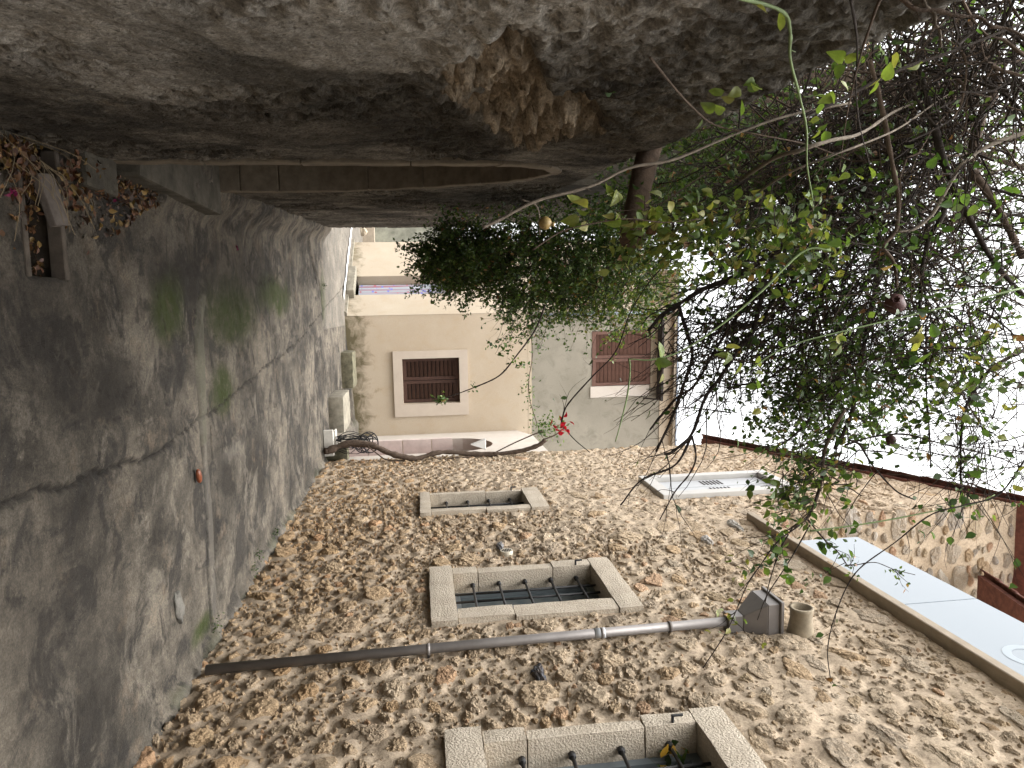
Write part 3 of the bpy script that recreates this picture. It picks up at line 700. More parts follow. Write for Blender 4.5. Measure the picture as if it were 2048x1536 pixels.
def block(name, lo, hi, mat, parent, ns=(3, 6, 6), rough=0.006, rad=0.008, seed=0):
    """a dressed block with rounded arrises and a bush-hammered face"""
    lo = np.array(lo, float); hi = np.array(hi, float); sz = hi - lo
    V = []; F = []; nn = 0
    for ax in range(3):
        u, v = [a for a in range(3) if a != ax]
        for sgn in (0, 1):
            a = np.linspace(0, 1, ns[u] + 1); c = np.linspace(0, 1, ns[v] + 1)
            A, B = np.meshgrid(a, c); P = np.zeros(A.shape + (3,)); P[..., ax] = sgn; P[..., u] = A; P[..., v] = B
            V.append(P.reshape(-1, 3)); ii = np.arange(A.size).reshape(A.shape) + nn; nn += A.size
            q = np.stack([ii[:-1, :-1], ii[:-1, 1:], ii[1:, 1:], ii[1:, :-1]], -1).reshape(-1, 4)
            flip = (sgn == 0) ^ (ax == 1)
            F.append(q[:, ::-1] if flip else q)
    V = np.concatenate(V); P = lo + V * sz
    inner = np.clip(P, lo + rad, hi - rad); d = P - inner; L = np.linalg.norm(d, axis=1)[:, None]
    P = inner + np.where(L > 1e-6, d / np.maximum(L, 1e-6) * np.minimum(L, rad), 0)
    nz = np.array([mnoise.noise_vector(Vector(p) * 14.0 + Vector((seed, 0, 0)))[:] for p in P])
    P += nz * rough
    return mk(name, P, np.concatenate(F), mat, parent, True)

def bars(win, yin, zin, xb, nv, nh, r=0.011):
    for k in range(nv):
        y = yin[0] + (yin[1] - yin[0]) * (0.54, 0.76)[k]
        MB().tube([(xb, y, zin[0] - 0.03), (xb, y, zin[1] + 0.03)], r, 6).build('bar', MAT['iron'], win, True)
    for k in range(nh):
        z = zin[0] + (zin[1] - zin[0]) * (k + 0.75) / (nh + 0.35)
        MB().tube([(xb - 0.012, yin[0] - 0.03, z), (xb - 0.012, yin[1] + 0.03, z)], r, 6).build('bar', MAT['iron'], win, True)
        MB().tube([(xb - 0.012, yin[1] - 0.028, z), (xb - 0.012, yin[1] + 0.0, z)], 0.022, 8).build('bar_collar', MAT['iron'], win, True)
def stone_window(key, label, nv, nh, jl):
    o, i = WIN[key]; x0, x1 = XR - 0.045, XR + 0.24
    wn = mk('window', [(XR + 0.185, i[0] - .05, i[2] - .05), (XR + 0.185, i[1] + .05, i[2] - .05), (XR + 0.185, i[1] + .05, i[3] + .05), (XR + 0.185, i[0] - .05, i[3] + .05)], [(0, 3, 2, 1)], MAT['window_glass'], sh)
    wn['label'] = label
    g = 0.002
    # sill and lintel
    block('sill', (x0 - 0.012, o[0], o[2]), (x1, o[1], i[2]), MAT['dressed_stone'], wn, (4, 10, 5), seed=1)
    block('lintel', (x0, o[0] + 0.02, i[3]), (x1, o[1] - 0.01, o[3]), MAT['dressed_stone'], wn, (4, 10, 5), seed=2)
    for sd in (0, 1):
        z = i[2] + g
        for k, f in enumerate(jl[sd]):
            z2 = i[2] + (i[3] - i[2]) * f - g
            ext = 0.03 * ((k + sd) % 2)
            if sd == 0: block('jamb_stone', (x0 + 0.006 * (k % 2), o[0] + 0.06 - ext, z), (x1, i[0] - 0.001 * k, z2), MAT['dressed_stone'], wn, (4, 5, 6), seed=3 + k)
            else: block('jamb_stone', (x0 + 0.006 * (k % 2), i[1] + 0.001 * k, z), (x1, o[1] - 0.06 + ext, z2), MAT['dressed_stone'], wn, (4, 5, 6), seed=9 + k)
            z = z2 + 2 * g
    # frame behind the grille
    f = MB(); X = XR + 0.145
    for (a0, a1, c0, c1) in ((i[0] - .02, i[0] + 0.05, i[2], i[3]), (i[1] - 0.05, i[1] + .02, i[2], i[3]), ((i[0] + i[1]) / 2 - 0.035, (i[0] + i[1]) / 2 + 0.035, i[2], i[3])):
        f.box((X, a0, c0), (X + 0.05, a1, c1))
    for (c0, c1) in ((i[2] - .01, i[2] + 0.06), (i[3] - 0.06, i[3] + .01)): f.box((X + 0.003, i[0] - .02, c0), (X + 0.047, i[1] + .02, c1))
    f.build('frame', MAT['grey_aluminium'], wn)
    bars(wn, (i[0], i[1]), (i[2], i[3]), XR + 0.085, nv, nh)
    # old hinge pin in the far jamb
    MB().tube([(XR - 0.09, i[1] + 0.02, i[3] - 0.14), (XR - 0.03, i[1] + 0.02, i[3] - 0.14)], 0.009, 6).build('hinge_pin', MAT['iron'], wn)
    MB().tube([(XR - 0.085, i[1] + 0.02, i[3] - 0.14), (XR - 0.085, i[1] + 0.02, i[3] - 0.08)], 0.009, 6).build('hinge_pin', MAT['iron'], wn)
    return wn
stone_window('a', 'large window with iron grille beside the downpipe', 2, 5, ((0.35, 1.0), (0.18, 0.72, 1.0)))
stone_window('b', 'narrow far window with iron grille', 2, 4, ((0.55, 1.0), (0.6, 1.0)))
stone_window('c', 'nearest window with iron grille cut by the picture edge', 2, 4, ((0.5, 1.0), (0.2, 0.75, 1.0)))
# upper window: white marble surround, white shutters with small vent slots
o, i = WIN['d']; x0 = XR - 0.07
wn = mk('window', [(XR + 0.05, i[0] - .05, i[2] - .05), (XR + 0.05, i[1] + .05, i[2] - .05), (XR + 0.05, i[1] + .05, i[3] + .05), (XR + 0.05, i[0] - .05, i[3] + .05)], [(0, 3, 2, 1)], MAT['grey_aluminium'], sh)
wn['label'] = 'upper window with white marble surround and white shutters'
for nm, a, c in (('sill', (o[0], o[2]), (o[1], i[2])), ('lintel', (o[0], i[3]), (o[1], o[3])), ('jamb', (o[0] + 0.002, i[2] + .002), (i[0], i[3] - .002)), ('jamb', (i[1], i[2] + .002), (o[1] - 0.002, i[3] - .002))):
    q = MB().box((x0, a[0], a[1]), (XR + 0.12, c[0], c[1])).build(nm, MAT['white_marble'], wn); bevel_obj(q, 0.006, 1)
ym = (i[0] + i[1]) / 2
for a0, a1 in ((i[0] + 0.02, ym - 0.012), (ym + 0.012, i[1] - 0.02)):
    q = MB().box((XR - 0.005, a0, i[2] + 0.03), (XR + 0.03, a1, i[3] - 0.03)).build('shutter', MAT['white_aluminium'], wn); bevel_obj(q, 0.006, 1)
    for k in range(6):
        zz = i[2] + 0.62 + k * 0.05
        MB().box((XR - 0.009, a0 + 0.06, zz), (XR - 0.004, a1 - 0.06, zz + 0.022)).build('slot', MAT['dark_gap'], q)
# oval vent cover
vp = (6.68, 2.38)
vent = MB(); a = np.linspace(0, 2 * math.pi, 25)[:-1]
V = [(XR - 0.035, vp[0] + 0.062 * math.cos(t), vp[1] + 0.062 * math.sin(t)) for t in a] + [(XR + 0.03, vp[0] + 0.066 * math.cos(t), vp[1] + 0.066 * math.sin(t)) for t in a]
vo = vent.add(V, [tuple(range(24))[::-1]] + [(k, (k + 1) % 24, 24 + (k + 1) % 24, 24 + k) for k in range(24)]).build('vent_cover', simple('vent_beige', (0.50, 0.45, 0.36), 0.6, 0.08, 6, 0.1), sh)
for k in range(6):
    zz = vp[1] - 0.042 + k * 0.0168; hw = math.sqrt(max(0.052 ** 2 - (zz - vp[1]) ** 2, 0)) * 0.85
    MB().box((XR - 0.0375, vp[0] - hw, zz - 0.004), (XR - 0.034, vp[0] + hw, zz + 0.004)).build('slot', MAT['dark_gap'], vo)
# clay spout above the hopper
sp = atX(1600, 1268, XR)
V = []; F = []; m = 16
prof = [(0.10, 0.105, 0.0), (0.0, 0.098, 0.0), (-0.06, 0.088, 0.004), (-0.14, 0.078, 0.008), (-0.18, 0.080, 0.008), (-0.205, 0.088, 0.008), (-0.207, 0.066, 0.008), (-0.12, 0.058, 0.004)]
for (dx, r, dz) in prof:
    for k in range(m):
        t = 2 * math.pi * k / m; V.append((XR + dx, sp[1] + r * math.cos(t) * 1.0, sp[2] + dz + r * math.sin(t)))
for q in range(len(prof) - 1):
    for k in range(m): F.append((q * m + k, q * m + (k + 1) % m, (q + 1) * m + (k + 1) % m, (q + 1) * m + k))
F.append(tuple(range((len(prof) - 1) * m, len(prof) * m)))
mk('clay_spout', V, F, MAT['clay_spout'], sh, True)
# terrace slab, side wall of the taller block, upper roof
o = MB().box((XR - 0.10, -4.0, ZT), (6.5, YC - 0.002, ZT + 0.075)).build('terrace_slab', MAT['slab_edge'], sh); bevel_obj(o, 0.006, 1)
o = MB().box((XR + 0.04, -4.0, -0.05), (XR + 0.3, 2.28, ZT - 0.003)).build('near_wall', MAT['mortar'], sh)
o = MB().add([(XR, YF, -.05), (6.5, YF, -.05), (6.5, YF, 6.7), (XR, YF, 6.7)], [(0, 1, 2, 3)]).build('end_wall', MAT['mortar'], sh)
gy = np.arange(XR - 0.015, 6.0, 0.03); gz = np.arange(ZT + 0.05, 8.6, 0.03); TX, TZ = np.meshgrid(gy, gz)
THt = 0.03 * (fbm(TX * 5, TZ * 5, 121, 4) - 0.5)
st2 = []
for cnt, lo, hi in ((200, 0.12, 0.19), (1500, 0.05, 0.10)):
    for u in rng.random((cnt, 4)):
        y = XR + 0.04 + u[0] * 1.9; z = ZT + 0.15 + u[1] * 3.2; s = lo + (hi - lo) * u[2]; sz = s * (0.45 + 0.25 * u[3])
        if all(((y - t[0]) / (s + t[2] - 0.004)) ** 2 + ((z - t[1]) / (sz + t[3] - 0.004)) ** 2 > 1 for t in st2) and len(st2) < 295: st2.append((y, z, s, sz))
idx = np.arange(TX.size).reshape(TX.shape)
Q = np.stack([idx[:-1, :-1], idx[:-1, 1:], idx[1:, 1:], idx[1:, :-1]], -1).reshape(-1, 4)
tw = mk('terrace_end_wall', np.stack([TX, YC - THt, TZ], -1).reshape(-1, 3), Q, MAT['mortar'], sh, True)
RM2 = []
for k, (V, F) in enumerate(ROCK2[:8]):
    q = mk('stone', V, F, MAT['rubble_stone_single'], None, False); RM2.append(q.data); bpy.data.objects.remove(q)
for k, (y, z, s, sz) in enumerate(st2):
    q = bpy.data.objects.new('stone', RM3[k % 14]); COL.objects.link(q)
    q.matrix_basis = Matrix.Translation((y, YC + 0.005, z)) @ Matrix.Rotation(math.pi / 2, 4, 'Z') @ Matrix.Diagonal((0.035, s, sz, 1))
    q.color = (*(PAL[k % len(PAL)] * 0.95), 1); attach(q, tw)
rf = empty('roof_proxy', (0, 0, 0)); bpy.data.objects.remove(rf)
def rz(y): return np.interp(y, [YC - 0.2, YF + 0.6], [8.50 + 0.2 * 0.435, 6.66 - 0.6 * 0.435]) + 0.02
b = MB(); b.add([(XR - 0.03, YC - 0.12, rz(YC - .12)), (6.5, YC - 0.12, rz(YC - .12)), (6.5, YF + 0.35, rz(YF + .35)), (XR - 0.03, YF + 0.35, rz(YF + .35)),
                 (XR - 0.03, YC - 0.12, rz(YC - .12) + .05), (6.5, YC - 0.12, rz(YC - .12) + .05), (6.5, YF + 0.35, rz(YF + .35) + .05), (XR - 0.03, YF + 0.35, rz(YF + .35) + .05)],
                [(0, 3, 2, 1), (4, 5, 6, 7), (0, 1, 5, 4), (1, 2, 6, 5), (2, 3, 7, 6), (3, 0, 4, 7)])
roof = b.build('roof', MAT['roof_tile'], sh)
sl_ = math.atan2(0.435, 1)
def tile_mesh():
    V = []; F = []; m = 7
    for (yy, r) in ((0.0, 0.085), (0.36, 0.070)):
        for rr in (r, r - 0.014):
            for k in range(m):
                t = math.pi * k / (m - 1); V.append((rr * math.cos(t), yy, rr * math.sin(t) * 0.85))
    for k in range(m - 1):
        F.append((k, k + 1, 2 * m + k + 1, 2 * m + k)); F.append((m + k, 3 * m + k, 3 * m + k + 1, m + k + 1)); F.append((k, m + k, m + k + 1, k + 1)); F.append((2 * m + k, 2 * m + k + 1, 3 * m + k + 1, 3 * m + k))
    F += [(0, 2 * m, 3 * m, m), (m - 1, 2 * m - 1, 4 * m - 1, 3 * m - 1)]
    q = mk('tile', V, F, MAT['roof_tile'], None, True); d = q.data; bpy.data.objects.remove(q); return d
TM = tile_mesh()
for col in range(5):
    for k in range(16):
        y = YF + 0.42 - k * 0.30
        if y - 0.36 < YC - 0.3: break
        q = bpy.data.objects.new('tile', TM); COL.objects.link(q)
        q.matrix_basis = Matrix.Translation((XR - 0.03 + col * 0.21, y, float(rz(y)) + 0.045 + random.uniform(-.006, .006))) @ Matrix.Rotation(random.uniform(-.03, .03), 4, 'Z') @ Matrix.Rotation(math.pi, 4, 'Z') @ Matrix.Rotation(math.atan2(0.435, 1) + 0.05, 4, 'X')
        attach(q, roof)
# small tiled porch roof on the terrace end wall
c0 = atY(1985, 1168, YC - 0.35); 
pr = MB(); pr.fbox((c0[0], YC - 1.6, c0[2] - 0.35), (1, 0, 0), (0, 0.97, 0.25), (0, -0.25, 0.97), 2.6, 1.55, 0.06)
porch = pr.build('porch_roof', MAT['roof_tile'], sh)
for k in range(12):
    q = bpy.data.objects.new('tile', TM); COL.objects.link(q)
    q.matrix_basis = Matrix.Translation((c0[0] + 0.02 + (k % 12) * 0.205, YC - 1.62, c0[2] - 0.29)) @ Matrix.Rotation(0.25, 4, 'X'); attach(q, porch)
for k in range(5):
    q = bpy.data.objects.new('tile', TM); COL.objects.link(q)
    q.matrix_basis = Matrix.Translation((c0[0] + 0.02, YC - 1.62 + k * 0.31, c0[2] - 0.29 + k * 0.08)) @ Matrix.Rotation(0.25, 4, 'X'); attach(q, porch)

# glass balustrade on the terrace edge
gb = empty('glass_balustrade', (XR, 5.5, ZT + 0.075), 'frosted glass balustrade on the roof terrace edge of the stone house', 'balustrade')
gx = XR - 0.045
tA = atX(1716, 1073, gx); tB = atX(1950, 1197, gx); tC = atX(1780, 1211, gx)
gtop = (tA[2] + tB[2]) / 2; ye = tA[1]; yj = (tB[1] + tC[1]) / 2; wdt = ye - yj
yy = ye
for k in range(5):
    q = MB().box((gx, yy - wdt + 0.006, ZT + 0.077), (gx + 0.012, yy - 0.006, gtop)).build('glass_panel', MAT['milky_sky_glass'], gb); bevel_obj(q, 0.002, 1)
    if k == 1:
        rc = atX(2060, 1312, gx - 0.002); V = []; m = 40
        for r in (0.10, 0.155):
            for t in np.linspace(0, 2 * math.pi, m, endpoint=False): V.append((gx - 0.002, rc[1] + r * math.cos(t), rc[2] + r * math.sin(t)))
        mk('etched_ring', V, [(j, (j + 1) % m, m + (j + 1) % m, m + j) for j in range(m)], MAT['etched_glass'], q)
    yy -= wdt
q = MB().box((gx - 0.012, yy, ZT + 0.0765), (gx + 0.026, ye + 0.01, ZT + 0.10)).build('base_rail', MAT['white_aluminium'], gb)

# downpipe with hopper
pa = atX(412, 1340, XR - 0.07); pt = atX(1452, 1243, XR - 0.07)
ypp = (pa[1] + pt[1]) / 2
dp = empty('downpipe', (XR - 0.07, ypp, pa[2]), 'grey metal downpipe with square hopper head on the stone wall', 'downpipe')
MB().tube([(XR - 0.07, pa[1], pa[2]), (XR - 0.075, ypp, 2.0), (XR - 0.07, pt[1], pt[2] + 0.02)], 0.034, 16).build('pipe', MAT['zinc'], dp, True)
for f in (0.40, 0.74, 0.88):
    z = pa[2] + (pt[2] - pa[2]) * f; y = pa[1] + (pt[1] - pa[1]) * f
    o = MB().tube([(XR - 0.07, y, z - 0.012), (XR - 0.07, y, z + 0.012)], 0.040, 16).build('bracket', MAT['zinc_dark'] if f > 0.8 else MAT['zinc'], dp, True)
    MB().box((XR - 0.04, y - 0.006, z - 0.008), (XR + 0.05, y + 0.006, z + 0.008)).build('bracket_pin', MAT['iron'], o)
z = pa[2] + (pt[2] - pa[2]) * 0.735; y = pa[1] + (pt[1] - pa[1]) * 0.735
MB().tube([(XR - 0.0725, y, z - 0.04), (XR - 0.0725, y, z + 0.04)], 0.0365, 16).build('pipe_joint', MAT['white_aluminium'], dp, True)
hz = pt[2]
def frust(lo, hi, z0, z1, name, mat, yc, par):
    (a0, a1), (b0, b1) = lo, hi
    V = [(XR - a0, yc - a1, z0), (XR + 0.0, yc - a1, z0), (XR + 0.0, yc + a1, z0), (XR - a0, yc + a1, z0), (XR - b0, yc - b1, z1), (XR, yc - b1, z1), (XR, yc + b1, z1), (XR - b0, yc + b1, z1)]
    q = mk(name, V, [(0, 3, 2, 1), (4, 5, 6, 7), (0, 1, 5, 4), (1, 2, 6, 5), (2, 3, 7, 6), (3, 0, 4, 7)], mat, par); return bevel_obj(q, 0.004, 1)
hh = frust((0.13, 0.055), (0.13, 0.055), hz, hz + 0.11, 'hopper_neck', MAT['zinc'], pt[1], dp)
frust((0.13, 0.056), (0.235, 0.135), hz + 0.112, hz + 0.26, 'hopper_funnel', MAT['zinc'], pt[1], dp)
frust((0.235, 0.135), (0.235, 0.135), hz + 0.262, hz + 0.355, 'hopper_box', MAT['zinc'], pt[1], dp)
frust((0.255, 0.155), (0.255, 0.155), hz + 0.35, hz + 0.375, 'hopper_rim', MAT['zinc'], pt[1], dp)

# ------------------------------------------------------------------ cream house closing the lane
def wall_panel(name, o, u, L, Ht, holes, mat, parent, thick=0.25, z0=-0.1):
    """upright wall from point o along unit vector u, with rectangular holes (s0,s1,z0,z1) and their reveals; outward side is u x up"""
    u = np.array([u[0], u[1], 0.0]); nrm = np.cross(u, (0, 0, 1.0)); o = np.array([o[0], o[1], 0.0])
    ss = sorted({0.0, L} | {h[0] for h in holes} | {h[1] for h in holes}); zs = sorted({z0, Ht} | {h[2] for h in holes} | {h[3] for h in holes})
    b = MB(); P = lambda s, z, d=0.0: o + u * s + np.array([0, 0, z]) - nrm * d
    for s0, s1 in zip(ss[:-1], ss[1:]):
        for a, c in zip(zs[:-1], zs[1:]):
            if any(h[0] - 1e-6 <= s0 and s1 <= h[1] + 1e-6 and h[2] - 1e-6 <= a and c <= h[3] + 1e-6 for h in holes): continue
            b.add([P(s0, a), P(s1, a), P(s1, c), P(s0, c)], [(0, 1, 2, 3)])
    for h in holes:
        b.add([P(h[0], h[2]), P(h[1], h[2]), P(h[1], h[3]), P(h[0], h[3]), P(h[0], h[2], thick), P(h[1], h[2], thick), P(h[1], h[3], thick), P(h[0], h[3], thick)],
              [(0, 4, 5, 1), (1, 5, 6, 2), (2, 6, 7, 3), (3, 7, 4, 0)])
    return b.build(name, mat, parent), P
ch = empty('cream_house', (1.5, 15.7, 0), 'two storey cream rendered house with brown shutters closing the lane', 'house')
TH = R(2.6); fu = np.array([math.cos(TH), math.sin(TH), 0]); fo = np.array([0.1, 15.6, 0])
fn = np.cross(fu, (0, 0, 1.0))
ZG, ZE = 4.06, 7.40
# lower cream storey and upper bare grey storey
w1, PF = wall_panel('lower_wall', fo, fu, 4.8, ZG, [(0.97, 1.99, 1.19, 2.45)], MAT['cream_render'], ch, 0.22)
w2, PU = wall_panel('upper_wall', fo - fn * 0.012, fu, 4.8, ZE, [(0.46, 1.74, 5.50, 6.88)], MAT['grey_render'], ch, 0.10, ZG)
# ragged lower edge of the cream paint over the grey: thin cream upstand
b = MB(); prev = None
for k in range(60):
    s = 4.8 * k / 59; zt = ZG + 0.06 * (float(fbm(np.array([s * 3.0]), np.array([0.5]), 131, 4)[0]) - 0.4)
    cur = (PF(s, ZG - 0.05, -0.004), PF(s, zt + 0.02, -0.004))
    if prev: b.add([prev[0], cur[0], cur[1], prev[1]], [(0, 1, 2, 3)])
    prev = cur
b.build('paint_edge', MAT['cream_render'], ch)
# cream band beneath the eaves
b = MB(); b.fbox(PF(0, ZE - 0.28, -0.006 + 0.012), fu, (0, 0, 1), fn, 4.8, 0.28, 0.014); b.build('eaves_band', MAT['cream_render'], ch)
b = MB(); b.fbox(PF(-0.9, ZE, 0.0), fu, (0, 0, 1), fn, 5.9, 0.06, 0.16); b.fbox(PF(-0.9, ZE, 4.0), fu, (0, 0, 1), fn, 5.9, 0.05, 4.0)
b.build('roof', MAT['slab_edge'], ch)
MB().fbox(PF(-0.9, ZE + 0.062, -0.02), fu, (0, 0, 1), fn, 5.9, 0.03, 0.16).build('roof_edging', MAT['blue_pipe'], ch)
def shutters(par, P, s0, s1, z0, z1, dep, mat, nm):
    m = (s0 + s1) / 2
    MB().fbox(P(s0, z0, dep + 0.06), fu, (0, 0, 1), fn, s1 - s0, z1 - z0, 0.006).build('window_back', MAT['dark_gap'], par)
    for a, c in ((s0 + 0.01, m - 0.006), (m + 0.006, s1 - 0.01)):
        b = MB(); fw = 0.07
        for (q0, q1, r0, r1) in ((a, a + fw, z0, z1), (c - fw, c, z0, z1), (a + fw, c - fw, z0, z0 + 0.09), (a + fw, c - fw, z1 - 0.09, z1)):
            b.fbox(P(q0, r0, dep), fu, (0, 0, 1), fn, q1 - q0, r1 - r0, 0.03)
        sh_ = b.build('shutter', mat, par)
        b = MB(); z = z0 + 0.10
        while z < z1 - 0.12:
            if True:
                b.add([P(a + fw, z, dep + 0.004), P(c - fw, z, dep + 0.004), P(c - fw, z + 0.074, dep - 0.022), P(a + fw, z + 0.074, dep - 0.022),
                       P(a + fw, z - 0.006, dep + 0.01), P(c - fw, z - 0.006, dep + 0.01), P(c - fw, z + 0.068, dep - 0.016), P(a + fw, z + 0.068, dep - 0.016)],
                      [(0, 1, 2, 3), (4, 7, 6, 5), (0, 4, 5, 1), (3, 2, 6, 7)])
            z += 0.092
        q = b.build('slats', mat, sh_); q['kind'] = 'stuff'
        b = MB(); b.fbox(P(a + 0.02, z0 + 0.02, dep + 0.03), fu, (0, 0, 1), fn, c - a - 0.04, z1 - z0 - 0.04, 0.004); b.build('shutter_back', MAT['dark_gap'], sh_)
# ground floor window with raised plaster surround
b = MB()
for (q0, q1, r0, r1) in ((0.80, 0.97, 0.99, 2.64), (1.99, 2.27, 0.99, 2.64), (0.97, 1.99, 0.99, 1.19), (0.97, 1.99, 2.45, 2.64)): b.fbox(PF(q0, r0), fu, (0, 0, 1), fn, q1 - q0, r1 - r0, 0.045)
gw = b.build('window', MAT['surround_paint'], ch); gw['label'] = 'ground floor window with raised plaster surround and dark brown shutters'
shutters(gw, PF, 0.97, 1.99, 1.19, 2.45, 0.16, MAT['brown_paint'], 'a')
# first floor window, shutters flush, fresh plaster patch and a dark hood above
b = MB(); b.fbox(PF(1.74, 5.46, 0.01), fu, (0, 0, 1), fn, 0.26, 1.4, 0.018); 
uw = b.build('window', MAT['white_wash'], ch); uw['label'] = 'upper window with light brown shutters under a dark hood'
shutters(uw, PU, 0.46, 1.74, 5.50, 6.88, 0.02, MAT['brown_paint_light'], 'b')
MB().fbox(PF(0.40, 6.89, 0.01), fu, (0, 0, 1), fn, 1.40, 0.15, 0.03).build('lintel_board', MAT['slab_edge'], uw)
MB().fbox(PF(0.22, 7.04, 0.01), fu, (0, 0, 1), fn, 1.86, 0.05, 0.34).build('hood', MAT['dark_gap'], uw)
MB().tube([PF(2.05, 7.05, -0.30), PF(2.05, 6.72, -0.01)], 0.018, 6).build('hood_strut', MAT['dark_gap'], uw)
# side wall turning away to the left, with curtained doorway
eu = -np.array([-1.755, 2.6, 0]) / math.hypot(1.755, 2.6); eo = np.array([-1.73, 18.3, 0]); EL = 3.27
w3, PE = wall_panel('side_wall', eo, eu, EL, ZE, [(EL - 1.63, EL - 0.83, 0.18, 2.32)], MAT['pale_cream_render'], ch, 0.42)
en = np.cross(eu, (0, 0, 1.0))
b = MB(); b.fbox(PE(EL - 1.75, 0.0, 0.40), eu, (0, 0, 1), en, 1.05, 0.18, 0.62); o = b.build('door_step', MAT['planter_concrete'], ch); bevel_obj(o, 0.015, 1)
MB().fbox(PE(EL - 1.63, 0.18, 0.40), eu, (0, 0, 1), en, 0.8, 2.2, 0.02).build('door', MAT['brown_paint'], ch)
b = MB(); b.fbox(PE(0.0, -0.05), eu, (0, 0, 1), en, EL, 0.10, 0.10); b.build('plinth', MAT['planter_concrete'], ch)
MB().tube([PF(0.06, 4.2, -0.05), PF(0.06, ZE - 0.02, -0.05)], 0.03, 8).build('gutter_pipe', MAT['blue_pipe'], ch, True)
# white painted line on the ground along the side wall
b = MB(); n_ = 20
for k in range(n_ + 1):
    s = EL * k / n_; wd = 0.12 + 0.08 * random.random()
    a = PE(s, 0.026, -0.42); c = PE(s, 0.030, -0.42 - wd); b.add([a, c], [])
    if k: b.F.append((2 * k - 2, 2 * k - 1, 2 * k + 1, 2 * k))
wl = b.build('white_line', MAT['white_line'], pave)
# curtain
cu = []; s0, s1 = EL - 1.60, EL - 0.85
for k in range(41):
    s = s0 + (s1 - s0) * k / 40
    for z in (0.22, 1.2, 2.25): cu.append(PE(s, z, 0.22 + 0.025 * math.sin(k * 1.1 + 0.3 * z) + 0.012 * math.sin(k * 2.7)))
cu = np.array(cu)
o = mk('door_curtain', cu, [(3 * k + j, 3 * k + 3 + j, 3 * k + 4 + j, 3 * k + 1 + j) for k in range(40) for j in range(2)], MAT['curtain'], None, True)
tag(o, 'pink and blue flowered curtain hanging in the doorway of the cream house', 'curtain')

# whitewashed wall with arched red door between the two houses
aw = empty('arched_wall', (2.5, 13.4, 0), 'low whitewashed wall with an arched brown door beside the vine trunk', 'wall')
BY0, BY1, BSP, BAP, BH = 11.98, 13.38, 2.15, 2.86, 3.72
bm_, bh_ = (BY0 + BY1) / 2, (BY1 - BY0) / 2
def bx(y): return XR + 0.03 + np.interp(y, [11.4, 13.4, 15.75], [0.0, 0.03, 0.34])
b = MB(); n_ = 48; prev = None
for k in range(n_ + 1):
    y = BY0 + (BY1 - BY0) * k / n_; z = BSP + (BAP - BSP) * math.sqrt(max(0, 1 - ((y - bm_) / bh_) ** 2))
    cur = [(bx(y), y, z), (bx(y), y, BH), (bx(y) + 0.30, y, z), (bx(y) + .30, y, BH)]
    if prev: b.add([prev[0], cur[0], cur[1], prev[1], prev[2], cur[2], prev[3], cur[3]], [(0, 3, 2, 1), (0, 1, 5, 4), (3, 6, 7, 2)])
    prev = cur
for (ya, yb) in ((11.44, BY0), (BY1, 15.75)):
    b.add([(bx(ya), ya, -.05), (bx(yb), yb, -.05), (bx(yb), yb, BH), (bx(ya), ya, BH), (bx(ya) + .3, ya, BH), (bx(yb) + .3, yb, BH)], [(0, 3, 2, 1), (3, 4, 5, 2)])
b.add([(bx(BY0), BY0, -.05), (bx(BY0), BY0, BSP), (bx(BY0) + .3, BY0, BSP), (bx(BY0) + .3, BY0, -.05)], [(0, 1, 2, 3)])
b.build('wall_face', MAT['white_wash'], aw)
for k, (z0_, z1_) in enumerate(((0.0, 0.55), (0.56, 1.2), (1.21, 1.75), (1.76, 2.15))):
    o = block('jamb_stone', (bx(BY1) - 0.012, BY1 - 0.02, z0_), (bx(BY1) + 0.34, BY1 + 0.1, z1_), simple('pink_jamb', (0.50, 0.42, 0.38), 0.9, 0.12, 8, 0.4), aw, (4, 3, 5), 0.004, 0.01, seed=k)
b = MB(); xx = float(bx(bm_)) + 0.29
b.box((xx, BY0 - 0.02, 0), (xx + 0.05, BY1 + 0.02, BAP + .05)); ad = b.build('door', simple('red_door', (0.20, 0.06, 0.045), 0.6, 0.2, 8), aw)
for k in range(6):
    y = BY0 + (BY1 - BY0) * k / 6
    MB().box((xx - 0.02, y + 0.01, 0.02), (xx - 0.001, y + 0.215, BSP - 0.03)).build('plank', MAT['red_door'], ad)

# planters, boards, pot, bracket lamp, wire net near the vine
fr_ = atZ(660, 830, 0.02); Y0 = fr_[1]; xa = atY(660, 794, Y0)[0]; xb_ = atY(660, 868, Y0)[0]
ztop = atY(688, 830, Y0)[2]
o = block('concrete_planter', (xa, Y0, -0.02), (xb_, Y0 + 1.15, ztop), MAT['planter_concrete'], None, (8, 8, 4), 0.012, 0.03); tag(o, 'long mossy concrete block by the cream house window', 'planter')
o = block('concrete_kerb', (atY(690, 705, 14.4)[0], 14.4, -0.02), (xa + 0.1, 15.2, 0.24), MAT['mossy_concrete'], None, (8, 6, 4), 0.015, 0.03); tag(o, 'low dark mossy kerb at the foot of the cream facade', 'kerb')
p = atZ(652, 856, 0.02); p2 = atZ(645, 922, 0.02)
o = MB().box((p[0], p[1] - 0.25, 0.005), (min(p2[0], XR - 0.03), p[1] - 0.18, 0.16)).build('board', MAT['pale_board']); bevel_obj(o, 0.008, 1); tag(o, 'pale board standing on edge on the ground before the vine trunk', 'board')
o = MB().box((p[0] + 0.02, p[1] - 0.17, 0.16), (p[0] + 0.30, p[1] + 0.02, 0.19)).build('board', MAT['pale_board']); bevel_obj(o, 0.005, 1); tag(o, 'short pale board lying behind the standing board', 'board')
pc = atY(680, 922, 11.6)
V = []; F = []; m = 18
